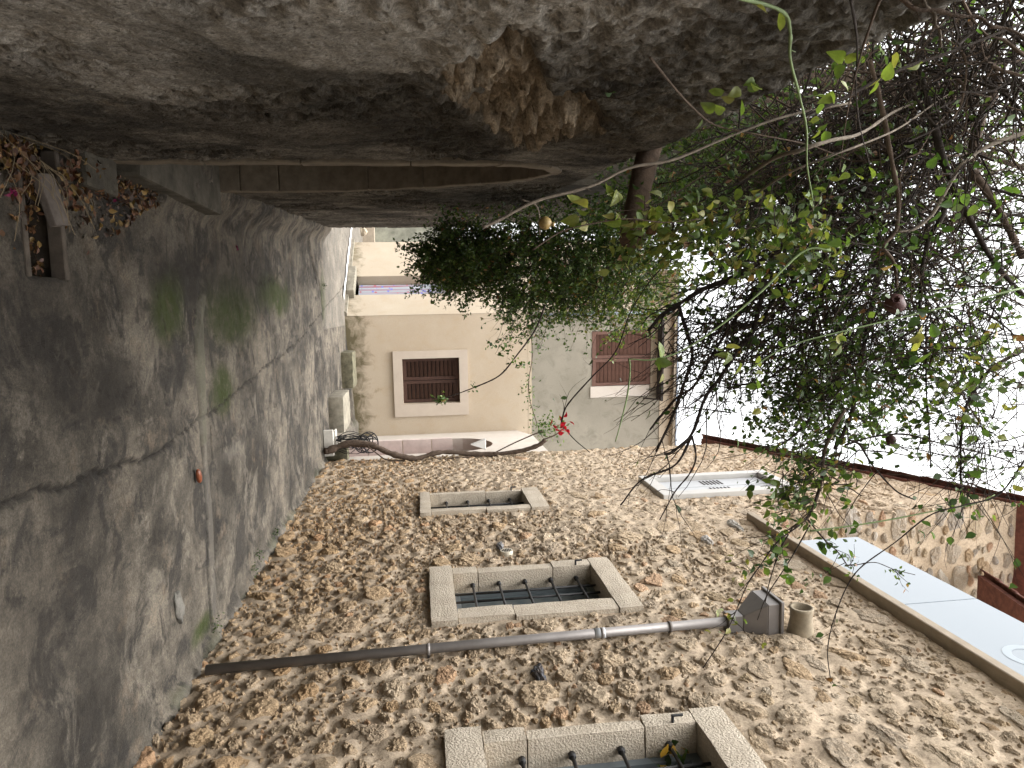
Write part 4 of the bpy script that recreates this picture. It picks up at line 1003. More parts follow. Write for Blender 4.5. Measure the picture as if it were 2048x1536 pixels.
for (r, z) in ((0.13, 0.0), (0.15, 0.22), (0.17, 0.34), (0.155, 0.345), (0.14, 0.28), (0.0, 0.27)):
    for k in range(m): V.append((pc[0] - 0.12 + r * math.cos(2 * math.pi * k / m), 11.7 + r * math.sin(2 * math.pi * k / m), 0.01 + z))
for q in range(5):
    for k in range(m): F.append((q * m + k, q * m + (k + 1) % m, (q + 1) * m + (k + 1) % m, (q + 1) * m + k))
o = mk('flower_pot', V, F, MAT['mossy_concrete'], None, True); tag(o, 'squat mossy pot at the corner of the stone house', 'pot')
# wire net bundled round the foot of the vine
b = MB()
for k in range(34):
    base = atY(672 + random.uniform(-6, 6), 886 + random.uniform(-14, 16), 11.5)
    top = atY(738 + random.uniform(-18, 16), 886 + random.uniform(-20, 22), 11.5 + random.uniform(-.15, .15))
    mid = (base + top) / 2 + np.array([random.uniform(-.12, .12), random.uniform(-.12, .12), 0])
    b.tube(spline([base, mid, top], 7), 0.006, 4)
for (x, y, r) in ((738, 885, 0.19), (725, 888, 0.16), (742, 889, 0.15), (733, 880, 0.13)):
    c = atY(x, y, 11.45); t = np.linspace(0, 2 * math.pi, 22)
    b.tube(np.stack([c[0] + r * np.cos(t), c[1] + 0.10 * np.sin(t + 1), c[2] + r * 0.75 * np.sin(t)], 1), 0.009, 5)
o = b.build('wire_net', MAT['net_black'], None); tag(o, 'bundle of black wire netting round the foot of the vine', 'netting')
la = [atY(*q, 11.3) for q in ((941, 890), (972, 878), (972, 900))]
b = MB(); dd = np.array([0.0, 0.10, 0.0]); V = la + [q + dd for q in la]
o = b.add(V, [(0, 1, 2), (3, 5, 4), (0, 3, 4, 1), (1, 4, 5, 2), (2, 5, 3, 0)]).build('wall_lamp', MAT['white_plastic']); bevel_obj(o, 0.008, 1); tag(o, 'small white wedge shaped lamp at the top of the arched door', 'lamp')

# far end of the lane beyond the plaster wall
fw_ = empty('far_wall', (-2.2, 22, 0), 'old grey green wall glimpsed past the end of the plaster wall', 'wall')
MB().box((-5, 22.0, -0.05), (1.0, 22.3, 2.6)).build('wall_face', MAT['far_wall'], fw_)
MB().box((-5, 21.6, -0.05), (1.0, 21.99, 0.35)).build('plinth', MAT['slab_edge'], fw_)
hb = []
for k in range(4):
    c = np.array([-3.2 + 0.5 * k + random.uniform(-.1, .1), 21.2 + random.uniform(-.3, .3), 0.06])
    o = bpy.data.objects.new('rock', RM2[k % 8]); COL.objects.link(o); o.matrix_basis = Matrix.Translation(c) @ Matrix.Diagonal((0.16, 0.17, 0.12, 1)); o.color = (0.5, 0.43, 0.33, 1)
    tag(o, ('leftmost pale rock at the far bend of the lane', 'second pale rock from the left at the far bend', 'third pale rock from the left at the far bend', 'pale rock nearest the cream house at the far bend')[k], 'rock', 'rubble rocks at the far bend of the lane')
# ------------------------------------------------------------------ vegetation
LEAF_V = np.array([(0, 0, 0), (-0.27, 0.26, 0.07), (-0.30, 0.52, 0.06), (-0.13, 0.80, 0.02), (0, 1.0, -0.07), (0.13, 0.80, 0.02), (0.30, 0.52, 0.06), (0.27, 0.26, 0.07), (0, 0.30, -0.01), (0, 0.62, -0.015)])
LEAF_F = np.array([(0, 8, 1), (0, 7, 8), (1, 8, 9), (1, 9, 2), (8, 7, 6), (8, 6, 9), (2, 9, 3), (9, 6, 5), (3, 9, 4), (9, 5, 4)])
LEAF_V[:, 2] *= 1.3
def frames(D, roll):
    """rotation matrices whose y axis is D (n,3), rolled about it"""
    D = D / (np.linalg.norm(D, axis=1)[:, None] + 1e-9)
    ref = np.where(np.abs(D[:, 2:3]) < 0.9, np.array([[0, 0, 1.0]]), np.array([[1.0, 0, 0]]))
    A = np.cross(D, ref); A /= np.linalg.norm(A, axis=1)[:, None]
    B = np.cross(A, D)
    c, s = np.cos(roll)[:, None], np.sin(roll)[:, None]
    X = A * c + B * s; Z = -A * s + B * c
    return np.stack([X, D, Z], 2)
def leaf_cloud(P, D, size, cols, name, parent, mat='leaf', root=None):
    n = len(P); M = frames(D, rng.uniform(-1.2, 1.2, n))
    V = np.einsum('nij,kj->nki', M, LEAF_V) * size[:, None, None] * np.stack([rng.uniform(.75, 1.15, n), np.ones(n), rng.uniform(.2, 2.2, n)], 1)[:, None, :].repeat(1, 1) if False else \
        np.einsum('nij,nkj->nki', M, LEAF_V[None] * np.stack([rng.uniform(.75, 1.2, n), np.ones(n), rng.uniform(.0, 2.4, n)], 1)[:, None, :]) * size[:, None, None]
    V = V + P[:, None]
    F = (LEAF_F[None] + (np.arange(n) * len(LEAF_V))[:, None, None]).reshape(-1, 3)
    V = V.reshape(-1, 3); C = np.repeat(cols, len(LEAF_V), 0)
    if root is not None:      # a thin stalk from the root to every leaf
        root = np.asarray(root, float)
        for p, c in zip(P, cols):
            off = np.array([0.0015, 0.0015, 0.0]); k = len(V)
            V = np.vstack([V, [root, root + off, p + off * 0.5, p]]); F = np.vstack([F, [(k, k + 1, k + 2), (k, k + 2, k + 3)]]); C = np.vstack([C, np.repeat(c[None] * 0.7, 4, 0)])
    o = mk(name, V, F, MAT[mat], parent, True, {'tint': C})
    o['kind'] = 'stuff'; return o
GREENS = np.array([(0.040, 0.075, 0.018), (0.055, 0.095, 0.022), (0.075, 0.120, 0.028), (0.032, 0.060, 0.018), (0.10, 0.140, 0.032)])
YELLOW = np.array([(0.12, 0.155, 0.035), (0.16, 0.18, 0.045), (0.09, 0.13, 0.03), (0.19, 0.18, 0.05)])
DRY = np.array([(0.23, 0.12, 0.055), (0.30, 0.18, 0.08), (0.15, 0.07, 0.035)])
BANK = []          # every leaf of the hanging creeper: position, direction, size, colour
def put_leaves(P, D, size, pal, dry=0.03):
    n = len(P)
    c = pal[rng.integers(0, len(pal), n)] * rng.uniform(0.75, 1.25, (n, 1))
    m = rng.random(n) < dry; c[m] = DRY[rng.integers(0, 3, m.sum())]
    BANK.append((np.asarray(P), np.asarray(D), np.asarray(size), c))
TW = {k: MB() for k in ('dark_bark', 'bark', 'pale_bark', 'green_stem')}
def twig(p, d, L, r, bend=0.35, droop=0.15, n=8, mat='dark_bark', leaves=0, lsize=0.035, pal=GREENS, sub=0, dry=0.03, sides=4):
    p = np.array(p, float); d = np.array(d, float); d /= np.linalg.norm(d)
    P = [p.copy()]; st = L / n
    cv = rng.normal(0, 0.10, 3)
    for k in range(n):
        cv = cv * 0.8 + rng.normal(0, bend * 0.25, 3)
        d = d + cv * 0.6 + rng.normal(0, bend * 0.22, 3) + np.array([0, 0, -droop * 0.35]); d /= np.linalg.norm(d)
        p = p + d * st; P.append(p.copy())
    P = np.array(P); TW[mat].tube(P, np.linspace(r, r * 0.35, n + 1), sides, None, False)
    if leaves:
        t = rng.integers(1, n + 1, leaves); pos = P[t] + rng.normal(0, 0.012, (leaves, 3))
        D = rng.normal(0, 1, (leaves, 3)) + np.array([0.25, -0.1, -0.7])
        put_leaves(pos, D, lsize * rng.uniform(0.6, 1.2, leaves), pal, dry)
    for _ in range(sub):
        k = rng.integers(1, n); dd = (P[min(k + 1, n)] - P[k]); dd /= np.linalg.norm(dd)
        twig(P[k], dd + rng.normal(0, 0.55, 3), L * rng.uniform(0.25, 0.5), r * 0.5, bend, droop, max(4, n // 2), mat, max(0, leaves // 3), lsize, pal, 0, dry, 3)
    return P
creeper = empty('climbing_creeper', (-0.9, 4.5, 2.7), 'tangled leafy creeper spilling over the plaster wall and across the sky', 'creeper')
def branch(px, Y, r, mat='bark', nm='branch', n=None, subs=0, sl=0.4, leaves=2, lsize=0.04, pal=GREENS, spur=0, sdir=None):
    """a main stem through points seen at picture (x, y) and standing at lane distance Y (number or list)"""
    Ys = Y if hasattr(Y, '__len__') else [Y] * len(px)
    P = spline(np.array([atY(a, b_, q) for (a, b_), q in zip(px, Ys)]), n or max(12, len(px) * 5))
    P = P + np.cumsum(rng.normal(0, r * 0.12, P.shape), 0) * np.linspace(0, 1, len(P))[:, None] * 0.5
    rr = np.linspace(r, r * 0.55, len(P)) * (1 + 0.12 * rng.normal(size=len(P)))
    b = MB(); b.tube(P, rr, 8 if r > 0.008 else 5)
    for _ in range(spur):
        k = rng.integers(1, len(P) - 1); d = rng.normal(0, 1, 3); d /= np.linalg.norm(d)
        b.tube([P[k], P[k] + d * (rr[k] + 0.018)], [r * 0.35, r * 0.1], 4)
    b.build(nm, MAT[mat], creeper, True)
    for _ in range(subs):
        k = rng.integers(2, len(P) - 1); d = P[k] - P[k - 1]; d /= np.linalg.norm(d)
        d = d * 0.8 + rng.normal(0, 0.5, 3) + (np.array(sdir) if sdir is not None else 0)
        twig(P[k], d, sl * rng.uniform(0.5, 1.3), max(0.0016, r * 0.28), 0.4, 0.1, 8, 'dark_bark', leaves, lsize, pal, 1)
    return P
# main stems traced from the tangle
branch([(1530, 560), (1507, 659), (1485, 686), (1466, 717), (1437, 760), (1409, 801), (1384, 870), (1345, 905), (1331, 909)], 3.0, 0.011, 'dark_bark', subs=16, sl=0.35, leaves=1, spur=14, sdir=(0.3, 0, -0.3))
branch([(1384, 872), (1350, 930), (1283, 959), (1241, 1009)], 3.0, 0.006, 'dark_bark', subs=5, sl=0.2, leaves=0, spur=6)
branch([(1384, 872), (1392, 915), (1378, 950), (1350, 985), (1320, 1040)], 3.0, 0.005, 'dark_bark', subs=5, sl=0.2, leaves=0)
branch([(1560, 500), (1469, 553), (1415, 574), (1357, 607), (1320, 632), (1296, 660)], 3.2, 0.015, 'dark_bark', subs=10, sl=0.4, leaves=1, spur=6, sdir=(0.4, 0, -0.4))
branch([(1357, 610), (1378, 681), (1384, 715), (1370, 760), (1345, 830), (1310, 900)], 3.2, 0.010, 'dark_bark', subs=14, sl=0.35, leaves=0, spur=8)
branch([(1540, 540), (1470, 640), (1430, 700), (1390, 770), (1350, 800), (1300, 860)], 3.3, 0.009, 'dark_bark', subs=14, sl=0.35, leaves=0, spur=8)
branch([(1570, 560), (1520, 640), (1470, 650), (1440, 648), (1395, 646)], 3.2, 0.009, 'dark_bark', subs=8, sl=0.25, leaves=0, spur=4)
branch([(1600, 700), (1540, 755), (1480, 770), (1440, 760)], 3.3, 0.007, 'dark_bark', subs=10, sl=0.3, leaves=4, spur=4)
branch([(1690, 740), (1640, 810), (1600, 860), (1560, 890), (1530, 895)], 3.1, 0.007, 'dark_bark', subs=8, sl=0.3, leaves=1)
branch([(1660, 500), (1606, 503), (1520, 585), (1432, 657), (1361, 702), (1303, 719), (1258, 717)], 2.2, 0.0042, 'green_stem', subs=2, leaves=3, sl=0.15, lsize=0.05, pal=YELLOW)
branch([(1258, 717), (1260, 744), (1254, 793), (1243, 840), (1231, 884)], 2.2, 0.0035, 'green_stem')
branch([(2048, 575), (1833, 628), (1697, 660), (1573, 694), (1490, 745)], 2.1, 0.0032, 'green_stem', subs=4, leaves=4, sl=0.15, lsize=0.05, pal=YELLOW)
branch([(965, 455), (1000, 439), (1073, 402), (1180, 373), (1257, 336), (1343, 320), (1450, 276), (1560, 235), (1700, 205)], 2.0, 0.0058, 'pale_bark', spur=12)
branch([(1045, 400), (1075, 415), (1080, 470)], 2.0, 0.0028, 'pale_bark')
branch([(1065, 500), (1110, 470), (1150, 455), (1250, 438), (1330, 445), (1400, 438)], 2.1, 0.0028, 'bark', subs=3, leaves=5, sl=0.12, lsize=0.05, pal=YELLOW)
branch([(1123, 845), (1135, 810), (1186, 752), (1233, 701), (1264, 619), (1320, 540), (1400, 480)], 3.0, 0.004, 'dark_bark', subs=5, sl=0.2, leaves=1)
branch([(1123, 850), (1150, 880), (1180, 905)], 3.0, 0.003, 'dark_bark')
branch([(1790, -10), (1806, 0), (1831, 18), (1870, 21), (1919, 33), (1958, 36), (1982, 55), (2020, 62), (2060, 85)], 1.25, 0.0048, 'bark', spur=8)
branch([(1845, -5), (1853, 15), (1869, 26), (1871, 50), (1880, 59), (1883, 92)], 1.25, 0.0045, 'pale_bark', spur=4)
branch([(1935, 45), (1954, 82), (1982, 137), (1990, 176), (1965, 230), (1943, 324), (1962, 361), (1996, 412), (2021, 461), (2050, 520)], 2.6, 0.023, 'bark', subs=10, leaves=4, spur=5)
branch([(1830, 120), (1860, 220), (1880, 300), (1904, 371), (1923, 406), (1949, 459), (1972, 504), (2001, 547), (2050, 600)], 2.4, 0.014, 'dark_bark', subs=10, leaves=5, spur=6)
branch([(2060, 262), (1982, 289), (1927, 326), (1908, 355), (1884, 398), (1861, 434), (1830, 459), (1794, 467)], 2.2, 0.0075, 'pale_bark', subs=6, leaves=3, spur=4)
branch([(1740, 120), (1765, 220), (1780, 300), (1794, 373), (1798, 406), (1793, 461), (1769, 492), (1787, 520), (1794, 549), (1797, 572)], 2.3, 0.0085, 'bark', subs=6, leaves=4, spur=4)
branch([(1910, 330), (1900, 371), (1882, 437), (1857, 484), (1845, 543), (1840, 620)], 2.6, 0.012, 'dark_bark', subs=8, leaves=6)
branch([(1690, 250), (1720, 330), (1745, 420), (1760, 520), (1740, 620), (1720, 720), (1700, 830), (1665, 900)], 3.0, 0.014, 'dark_bark', subs=16, leaves=6, sdir=(0.3, 0, -0.3))
branch([(1600, 300), (1640, 400), (1650, 520), (1640, 620), (1600, 700)], 3.2, 0.011, 'bark', subs=12, leaves=6)
branch([(1852, 650), (1852, 700), (1853, 782), (1858, 852), (1861, 915), (1860, 935)], 2.4, 0.0042, 'dark_bark', subs=8, leaves=2, sl=0.2)
branch([(2048, 700), (1980, 740), (1934, 809), (1922, 876), (1921, 930), (1922, 993)], 2.3, 0.007, 'dark_bark', subs=14, leaves=3, sl=0.35, spur=6)
branch([(1690, 890), (1744, 874), (1807, 868), (1856, 880), (1900, 891), (1992, 913), (2060, 940)], 2.4, 0.0042, 'dark_bark', subs=8, leaves=2, sl=0.3)
branch([(1698, 880), (1720, 890), (1745, 930), (1790, 980), (1830, 1000)], 2.4, 0.005, 'dark_bark', subs=3, leaves=1, sl=0.2)
branch([(1715, 900), (1780, 905), (1840, 915), (1890, 908)], 2.5, 0.003, 'dark_bark')
branch([(1690, 820), (1665, 860), (1647, 910), (1640, 968), (1616, 1030), (1585, 1053)], 2.3, 0.008, 'bark', subs=18, leaves=3, sl=0.26, lsize=0.034, sdir=(0.2, 0, -0.5))
branch([(1616, 1040), (1650, 1080), (1677, 1105), (1698, 1135)], 2.3, 0.0035, 'dark_bark', subs=5, leaves=3, sl=0.15)
branch([(2050, 920), (1998, 989), (1930, 1010), (1861, 1030), (1790, 1085), (1725, 1132), (1694, 1173), (1667, 1241), (1655, 1302), (1662, 1367)], 2.1, 0.0030, 'dark_bark', subs=4, leaves=2, sl=0.12, lsize=0.025)
branch([(1600, 1050), (1555, 1084), (1520, 1132), (1493, 1173), (1456, 1258), (1406, 1337)], 2.1, 0.0028, 'dark_bark', subs=7, leaves=4, sl=0.10, lsize=0.025, pal=YELLOW)
branch([(1620, 1062), (1700, 1052), (1776, 1040), (1870, 1022), (1947, 1009), (1990, 990)], 2.2, 0.0032, 'green_stem')
branch([(1585, 1055), (1560, 1100), (1540, 1160), (1530, 1205)], 2.2, 0.0028, 'dark_bark', subs=4, leaves=6, sl=0.12, lsize=0.04)
branch([(1620, 1050), (1580, 1120), (1535, 1190), (1515, 1240)], 2.3, 0.0028, 'dark_bark')
branch([(1690, 1130), (1710, 1130), (1750, 1125), (1790, 1140), (1830, 1150)], 2.2, 0.0022, 'dark_bark', subs=6, leaves=5, sl=0.08, lsize=0.018)
branch([(1455, -10), (1560, 20), (1580, 60), (1580, 120), (1600, 200), (1612, 260), (1613, 330), (1625, 400)], [1.2, 1.3, 1.35, 1.5, 1.65, 1.75, 1.9, 2.1], 0.0042, 'green_stem', spur=2)
branch([(1700, -10), (1712, 60), (1715, 110), (1712, 180), (1720, 255), (1740, 330)], [1.2, 1.35, 1.45, 1.6, 1.8, 2.1], 0.0028, 'dark_bark')
branch([(1770, -15), (1755, 10), (1735, 70), (1722, 110), (1700, 200), (1690, 260), (1680, 340)], [1.15, 1.2, 1.3, 1.4, 1.7, 1.9, 2.3], 0.0032, 'bark')
branch([(1300, 115), (1340, 165), (1380, 210), (1430, 250), (1520, 270), (1620, 290), (1700, 320)], [1.6, 1.8, 2.0, 2.2, 2.2, 2.3, 2.6], 0.0035, 'bark', subs=4, leaves=1, sl=0.2)
branch([(1560, 255), (1680, 200), (1800, 140), (1900, 105), (2048, 45)], 2.0, 0.006, 'dark_bark', subs=6, leaves=1, sl=0.3)
branch([(1480, 360), (1550, 315), (1600, 300), (1660, 280), (1720, 265), (1800, 215), (1880, 190)], [2.4, 2.0, 1.9, 1.9, 2.0, 2.3, 2.7], 0.007, 'pale_bark')
branch([(1470, 420), (1560, 355), (1640, 320), (1720, 290), (1800, 255), (1880, 200), (1960, 150)], [2.6, 2.1, 2.0, 2.0, 2.1, 2.4, 2.8], 0.0042, 'pale_bark', subs=4, leaves=0, sl=0.3)
branch([(1880, 70), (1930, 115), (1925, 200), (1905, 240)], 2.2, 0.005, 'bark')
# sprig dropping past the ground floor window of the cream house
branch([(1090, 610), (1070, 660), (1030, 715), (1000, 750), (960, 770), (920, 785), (890, 795), (872, 808)], 5.0, 0.007, 'dark_bark', subs=0)
for (x, y, n_) in ((878, 800, 30), (890, 797, 10), (950, 772, 8), (1010, 700, 16), (1025, 722, 8), (985, 690, 8), (1040, 730, 8)):
    P = np.array([atY(x + rng.normal(0, 6), y + rng.normal(0, 6), 5.0 + rng.normal(0, .03)) for _ in range(n_)])
    put_leaves(P, rng.normal(0, 1, (n_, 3)) + np.array([0, 0, -.5]), 0.035 * rng.uniform(.6, 1.2, n_), GREENS)

for (x, y, n_) in ((1690, 128, 3), (1775, 112, 2), (1765, 150, 3), (1822, 118, 1), (1640, 240, 4), (1655, 205, 2), (1690, 200, 2), (1505, 175, 4), (1460, 190, 2), (1452, 215, 3), (1632, 268, 2), (1700, 345, 3), (1735, 350, 3), (1560, 20, 2)):
    Yw = np.interp(y, [0, 130, 260, 360], [1.2, 1.55, 1.95, 2.1])
    P = np.array([atY(x + rng.normal(0, 12), y + rng.normal(0, 10), Yw + rng.normal(0, .02)) for _ in range(n_)])
    put_leaves(P, rng.normal(0, 1, (n_, 3)) + np.array([0, 0, -.8]), 0.040 * rng.uniform(.8, 1.2, n_), YELLOW, 0)
# masses of twigs and leaves
def mass(cx, cy, Y, rX, rY, rZ, ntw, tl, lv, ls, pal=GREENS, tdir=(0.5, -0.2, -0.4), mat='dark_bark', dry=0.03, shell=0.35, tr=0.0035, bend=0.45):
    C = atY(cx, cy, Y)
    for _ in range(ntw):
        u = rng.normal(0, 1, 3); u /= np.linalg.norm(u); u *= rng.random() ** shell
        p = C + u * np.array([rX, rY, rZ])
        d = np.array(tdir) + rng.normal(0, 0.6, 3)
        twig(p - np.array(d) * tl * 0.3, d, tl * rng.uniform(0.5, 1.4), tr * rng.uniform(0.5, 1.3), bend, 0.12, 7, random.choice([mat, mat, 'bark']), max(0, int(lv + rng.normal(0, lv * 0.4))), ls, pal, 1 if rng.random() < 0.5 else 0, dry)
# dense curtain hanging beyond the beam
mass(1110, 535, 6.4, 0.40, 1.1, 0.95, 760, 0.40, 26, 0.036, tr=0.003)
mass(920, 515, 6.4, 0.28, 0.8, 0.42, 400, 0.30, 24, 0.034, tr=0.0025)
mass(1240, 570, 6.0, 0.42, 0.9, 0.55, 260, 0.38, 18, 0.036, pal=np.vstack([GREENS, YELLOW]), tr=0.003)
mass(1090, 420, 7.6, 0.30, 1.6, 1.2, 300, 0.40, 18, 0.036, tr=0.003)
mass(1050, 645, 5.6, 0.18, 0.3, 0.22, 50, 0.30, 9, 0.032, tr=0.002)
# leaves and stems on top of the plaster wall beyond the beam
mass(1420, 360, 5.0, 0.45, 1.2, 0.7, 340, 0.5, 20, 0.04)
mass(1600, 300, 4.4, 0.5, 1.0, 0.6, 260, 0.6, 6, 0.038)
# stem tangle over the left wall
mass(1700, 400, 3.2, 0.55, 0.6, 0.62, 520, 0.75, 1, 0.034, tr=0.0055, bend=0.7)
mass(1850, 200, 2.7, 0.38, 0.5, 0.40, 260, 0.5, 1, 0.034, tr=0.0045, bend=0.7)
mass(1600, 430, 3.0, 0.38, 0.5, 0.38, 200, 0.5, 6, 0.040, tr=0.0035, bend=0.6)
# near yellow green leaves below the tangle
mass(1500, 470, 2.35, 0.13, 0.2, 0.28, 80, 0.22, 5, 0.040, pal=np.vstack([YELLOW, GREENS[2:]]), tr=0.0018)
mass(1600, 500, 2.4, 0.15, 0.2, 0.20, 50, 0.22, 4, 0.040, pal=np.vstack([YELLOW, GREENS]), tr=0.0018)
mass(1330, 470, 2.35, 0.10, 0.15, 0.14, 30, 0.2, 5, 0.044, pal=YELLOW, tr=0.0018)
# dark leafy heart of the canopy and twigs reaching over the lane
mass(1620, 690, 3.4, 0.38, 0.5, 0.34, 360, 0.48, 5, 0.032, tdir=(0.6, -0.1, -0.5), tr=0.0035)
mass(1650, 800, 3.3, 0.22, 0.4, 0.24, 150, 0.34, 8, 0.036, tdir=(0.6, -0.1, -0.5), tr=0.003)
mass(1480, 640, 3.2, 0.28, 0.4, 0.22, 110, 0.45, 2, 0.036, tdir=(0.6, 0, -0.75), tr=0.004)
mass(1400, 750, 3.1, 0.26, 0.3, 0.18, 70, 0.40, 1, 0.03, tdir=(0.6, 0, -0.7), tr=0.0032)
mass(1780, 640, 2.7, 0.30, 0.4, 0.26, 200, 0.44, 3, 0.031, tr=0.003)
mass(1790, 760, 2.7, 0.16, 0.3, 0.18, 70, 0.34, 5, 0.034, tr=0.0025)
mass(1930, 600, 2.6, 0.30, 0.4, 0.25, 110, 0.45, 2, 0.038, tr=0.0035)
mass(1960, 760, 2.3, 0.16, 0.25, 0.16, 60, 0.36, 4, 0.038, pal=np.vstack([GREENS, YELLOW]), tr=0.0025)
mass(1950, 880, 2.3, 0.16, 0.3, 0.20, 80, 0.36, 2, 0.026, tr=0.0022)
mass(1990, 940, 2.3, 0.12, 0.2, 0.12, 40, 0.3, 1, 0.024, tr=0.0022)
mass(1640, 940, 2.35, 0.08, 0.15, 0.12, 46, 0.24, 3, 0.036, pal=np.vstack([GREENS, YELLOW]), tdir=(0.3, 0, -0.8), tr=0.0022)
mass(1590, 1000, 2.3, 0.07, 0.12, 0.08, 24, 0.2, 4, 0.040, pal=np.vstack([GREENS, YELLOW]), tdir=(0.4, 0, -0.8), tr=0.0018)
mass(1560, 860, 3.0, 0.12, 0.2, 0.12, 30, 0.3, 5, 0.03, tr=0.002)
mass(1960, 110, 2.3, 0.28, 0.35, 0.25, 190, 0.4, 1, 0.034, tr=0.005, bend=0.7)
mass(1830, 330, 3.6, 0.7, 0.6, 0.6, 330, 0.6, 3, 0.036, tr=0.004)
# unseen canopy overhead, behind the photographer and beyond the wall, added to block light
for c in ((0.5, -0.5, 3.7, 1.7, 0.9, 0.4), (0.5, -1.9, 3.6, 1.8, 1.0, 0.4), (0.5, -3.2, 3.5, 1.8, 1.0, 0.5), (-1.6, 0.3, 3.5, 0.7, 1.0, 0.6), (-2.2, 4.0, 3.9, 0.7, 1.3, 0.8)):
    for _ in range(230):
        u = rng.normal(0, 1, 3); u /= np.linalg.norm(u); u *= rng.random() ** 0.4
        twig(np.array(c[:3]) + u * np.array(c[3:]), rng.normal(0, 1, 3) + np.array([0.4, 0, -0.1]), 0.55, 0.004, 0.5, 0.1, 7, 'dark_bark', 18, 0.075)
# leaves along the facade paint line and on the far vine
# ---- build twigs and leaves of one plant
def flush(parent, singles):
    for k in list(TW):
        if TW[k].V:
            o = TW[k].build('twigs', MAT[k], parent, True); o['kind'] = 'stuff'
        TW[k] = MB()
    LP = np.concatenate([b[0] for b in BANK]); LD = np.concatenate([b[1] for b in BANK]); LS = np.concatenate([b[2] for b in BANK]); LC = np.concatenate([b[3] for b in BANK])
    BANK.clear()
    px, py, dz = project(LP)
    app = np.where((px > 0) & (px < 2048) & (py > 0) & (py < 1536) & (dz > 0.3), LS / np.maximum(dz, 0.3), 0)
    ok = (dz > 0.9) | (dz < 0); LP, LD, LS, LC, app = LP[ok], LD[ok], LS[ok], LC[ok], app[ok]     # no leaf right at the lens
    od = np.argsort(-app); lm = []
    for fold, curl, tw_ in ((0.10, 0.25, 0.2), (0.28, 0.55, -0.4), (0.18, -0.3, 0.5)):
        V = []; F = []
        for a in range(8):
            t = a / 7; wd = 0.37 * math.sin(math.pi * min(1, 0.06 + 0.94 * t ** 0.78)) ** 0.8 * (1 - 0.25 * t) if 0 < a < 7 else 0.012
            for b_ in range(5):
                f = b_ / 2 - 1; an = tw_ * t
                x = f * wd; z = abs(f) * wd * fold * 2 - curl * t * t * 0.6 + 0.02 * math.sin(9 * t + 2 * f)
                V.append((x * math.cos(an) - z * math.sin(an) * 0.3, t * (1 - 0.12 * abs(curl)), z + x * math.sin(an)))
        for a in range(7):
            for b_ in range(4): F.append((a * 5 + b_, a * 5 + b_ + 1, a * 5 + b_ + 6, a * 5 + b_ + 5))
        q = mk('leaf', V, F, MAT['leaf_single'], None, True); lm.append(q.data); bpy.data.objects.remove(q)
    near = od[:singles]
    if singles:
        fm = frames(LD[near], rng.uniform(-1.2, 1.2, len(near)))
        for k, i in enumerate(near):
            M = np.eye(4); M[:3, :3] = fm[k] * LS[i]; M[:3, 3] = LP[i]
            q = bpy.data.objects.new('leaf', lm[k % 3]); COL.objects.link(q); q.matrix_basis = Matrix(M.tolist()); q.color = (*LC[i], 1); attach(q, parent)
    rest = od[singles:]
    leaf_cloud(LP[rest], LD[rest], LS[rest], LC[rest], 'foliage', parent)
flush(creeper, 290)
tree = empty('tree', (-1.9, 4.9, 0), 'leafy tree behind the plaster wall seen through the creeper stems', 'tree')
mass(1950, 200, 5.0, 1.3, 1.2, 0.9, 420, 0.6, 10, 0.045, tr=0.004)
mass(1980, 480, 5.0, 0.8, 1.0, 0.6, 60, 0.6, 5, 0.045, tr=0.004)
tc = atY(1950, 200, 5.0)
MB().tube(spline([(-1.95, 4.9, -0.1), (-1.9, 4.95, 1.5), (-1.75, 4.9, 3.0), tuple(tc)], 16), np.linspace(0.13, 0.05, 16), 10).build('trunk', MAT['bark'], tree, True)
for k in range(5):
    MB().tube(spline([(-1.75, 4.9, 3.0), (np.array([-1.75, 4.9, 3.0]) + tc) / 2 + rng.normal(0, 0.25, 3), tc + rng.normal(0, 0.6, 3)], 12), np.linspace(0.05, 0.015, 12), 7).build('limb', MAT['bark'], tree, True)
flush(tree, 0)

# red bracts at the tip of one hanging twig
fc = atY(1121, 849, 3.0); Pn = fc + rng.normal(0, 0.018, (16, 3)); 
fl = leaf_cloud(Pn, rng.normal(0, 1, (16, 3)), np.full(16, 0.03), np.repeat(np.array([[0.62, 0.02, 0.05]]), 16, 0) * rng.uniform(.7, 1.2, (16, 1)), 'red_flower', None, root=fc)
del fl['kind']; tag(fl, 'cluster of bright red flowers at the tip of a hanging twig', 'flower')

# pomegranates left hanging
def pome(c, r, mat, label, tilt):
    V = []; F = []; m = 14
    prof = [(0.0, -1.0), (0.45, -0.9), (0.8, -0.6), (1.0, -0.1), (0.96, 0.3), (0.75, 0.7), (0.4, 0.92), (0.26, 1.0), (0.24, 1.12), (0.34, 1.36), (0.25, 1.34), (0.16, 1.08), (0.0, 1.05)]
    for (a, z) in prof:
        for k in range(m):
            t = 2 * math.pi * k / m; f = 1 + (0.25 * (k % 2) * (z > 1.3)) + 0.05 * math.sin(5 * t + z)
            V.append((a * f * r * math.cos(t), a * f * r * math.sin(t), z * r + (0.10 * r * (k % 2) if z > 1.3 else 0)))
    for q in range(len(prof) - 1):
        for k in range(m): F.append((q * m + k, q * m + (k + 1) % m, (q + 1) * m + (k + 1) % m, (q + 1) * m + k))
    o = mk('pomegranate', V, F, MAT[mat], None, True); o.location = c; o.rotation_euler = tilt; tag(o, label, 'pomegranate'); return o
pome(atY(1790, 607, 2.3), 0.036, 'pomegranate', 'large dark shrivelled pomegranate hanging in the middle of the creeper', (2.2, 0.5, 0))
pome(atY(1782, 880, 2.5), 0.020, 'pomegranate', 'small dried reddish pomegranate hanging below a bare twig against the sky', (2.6, -0.6, 0))
pome(atY(1090, 446, 2.0), 0.019, 'pomegranate_fresh', 'small yellow brown pomegranate hanging from the grey twig by the dark wall', (0.3, 0.2, 0))

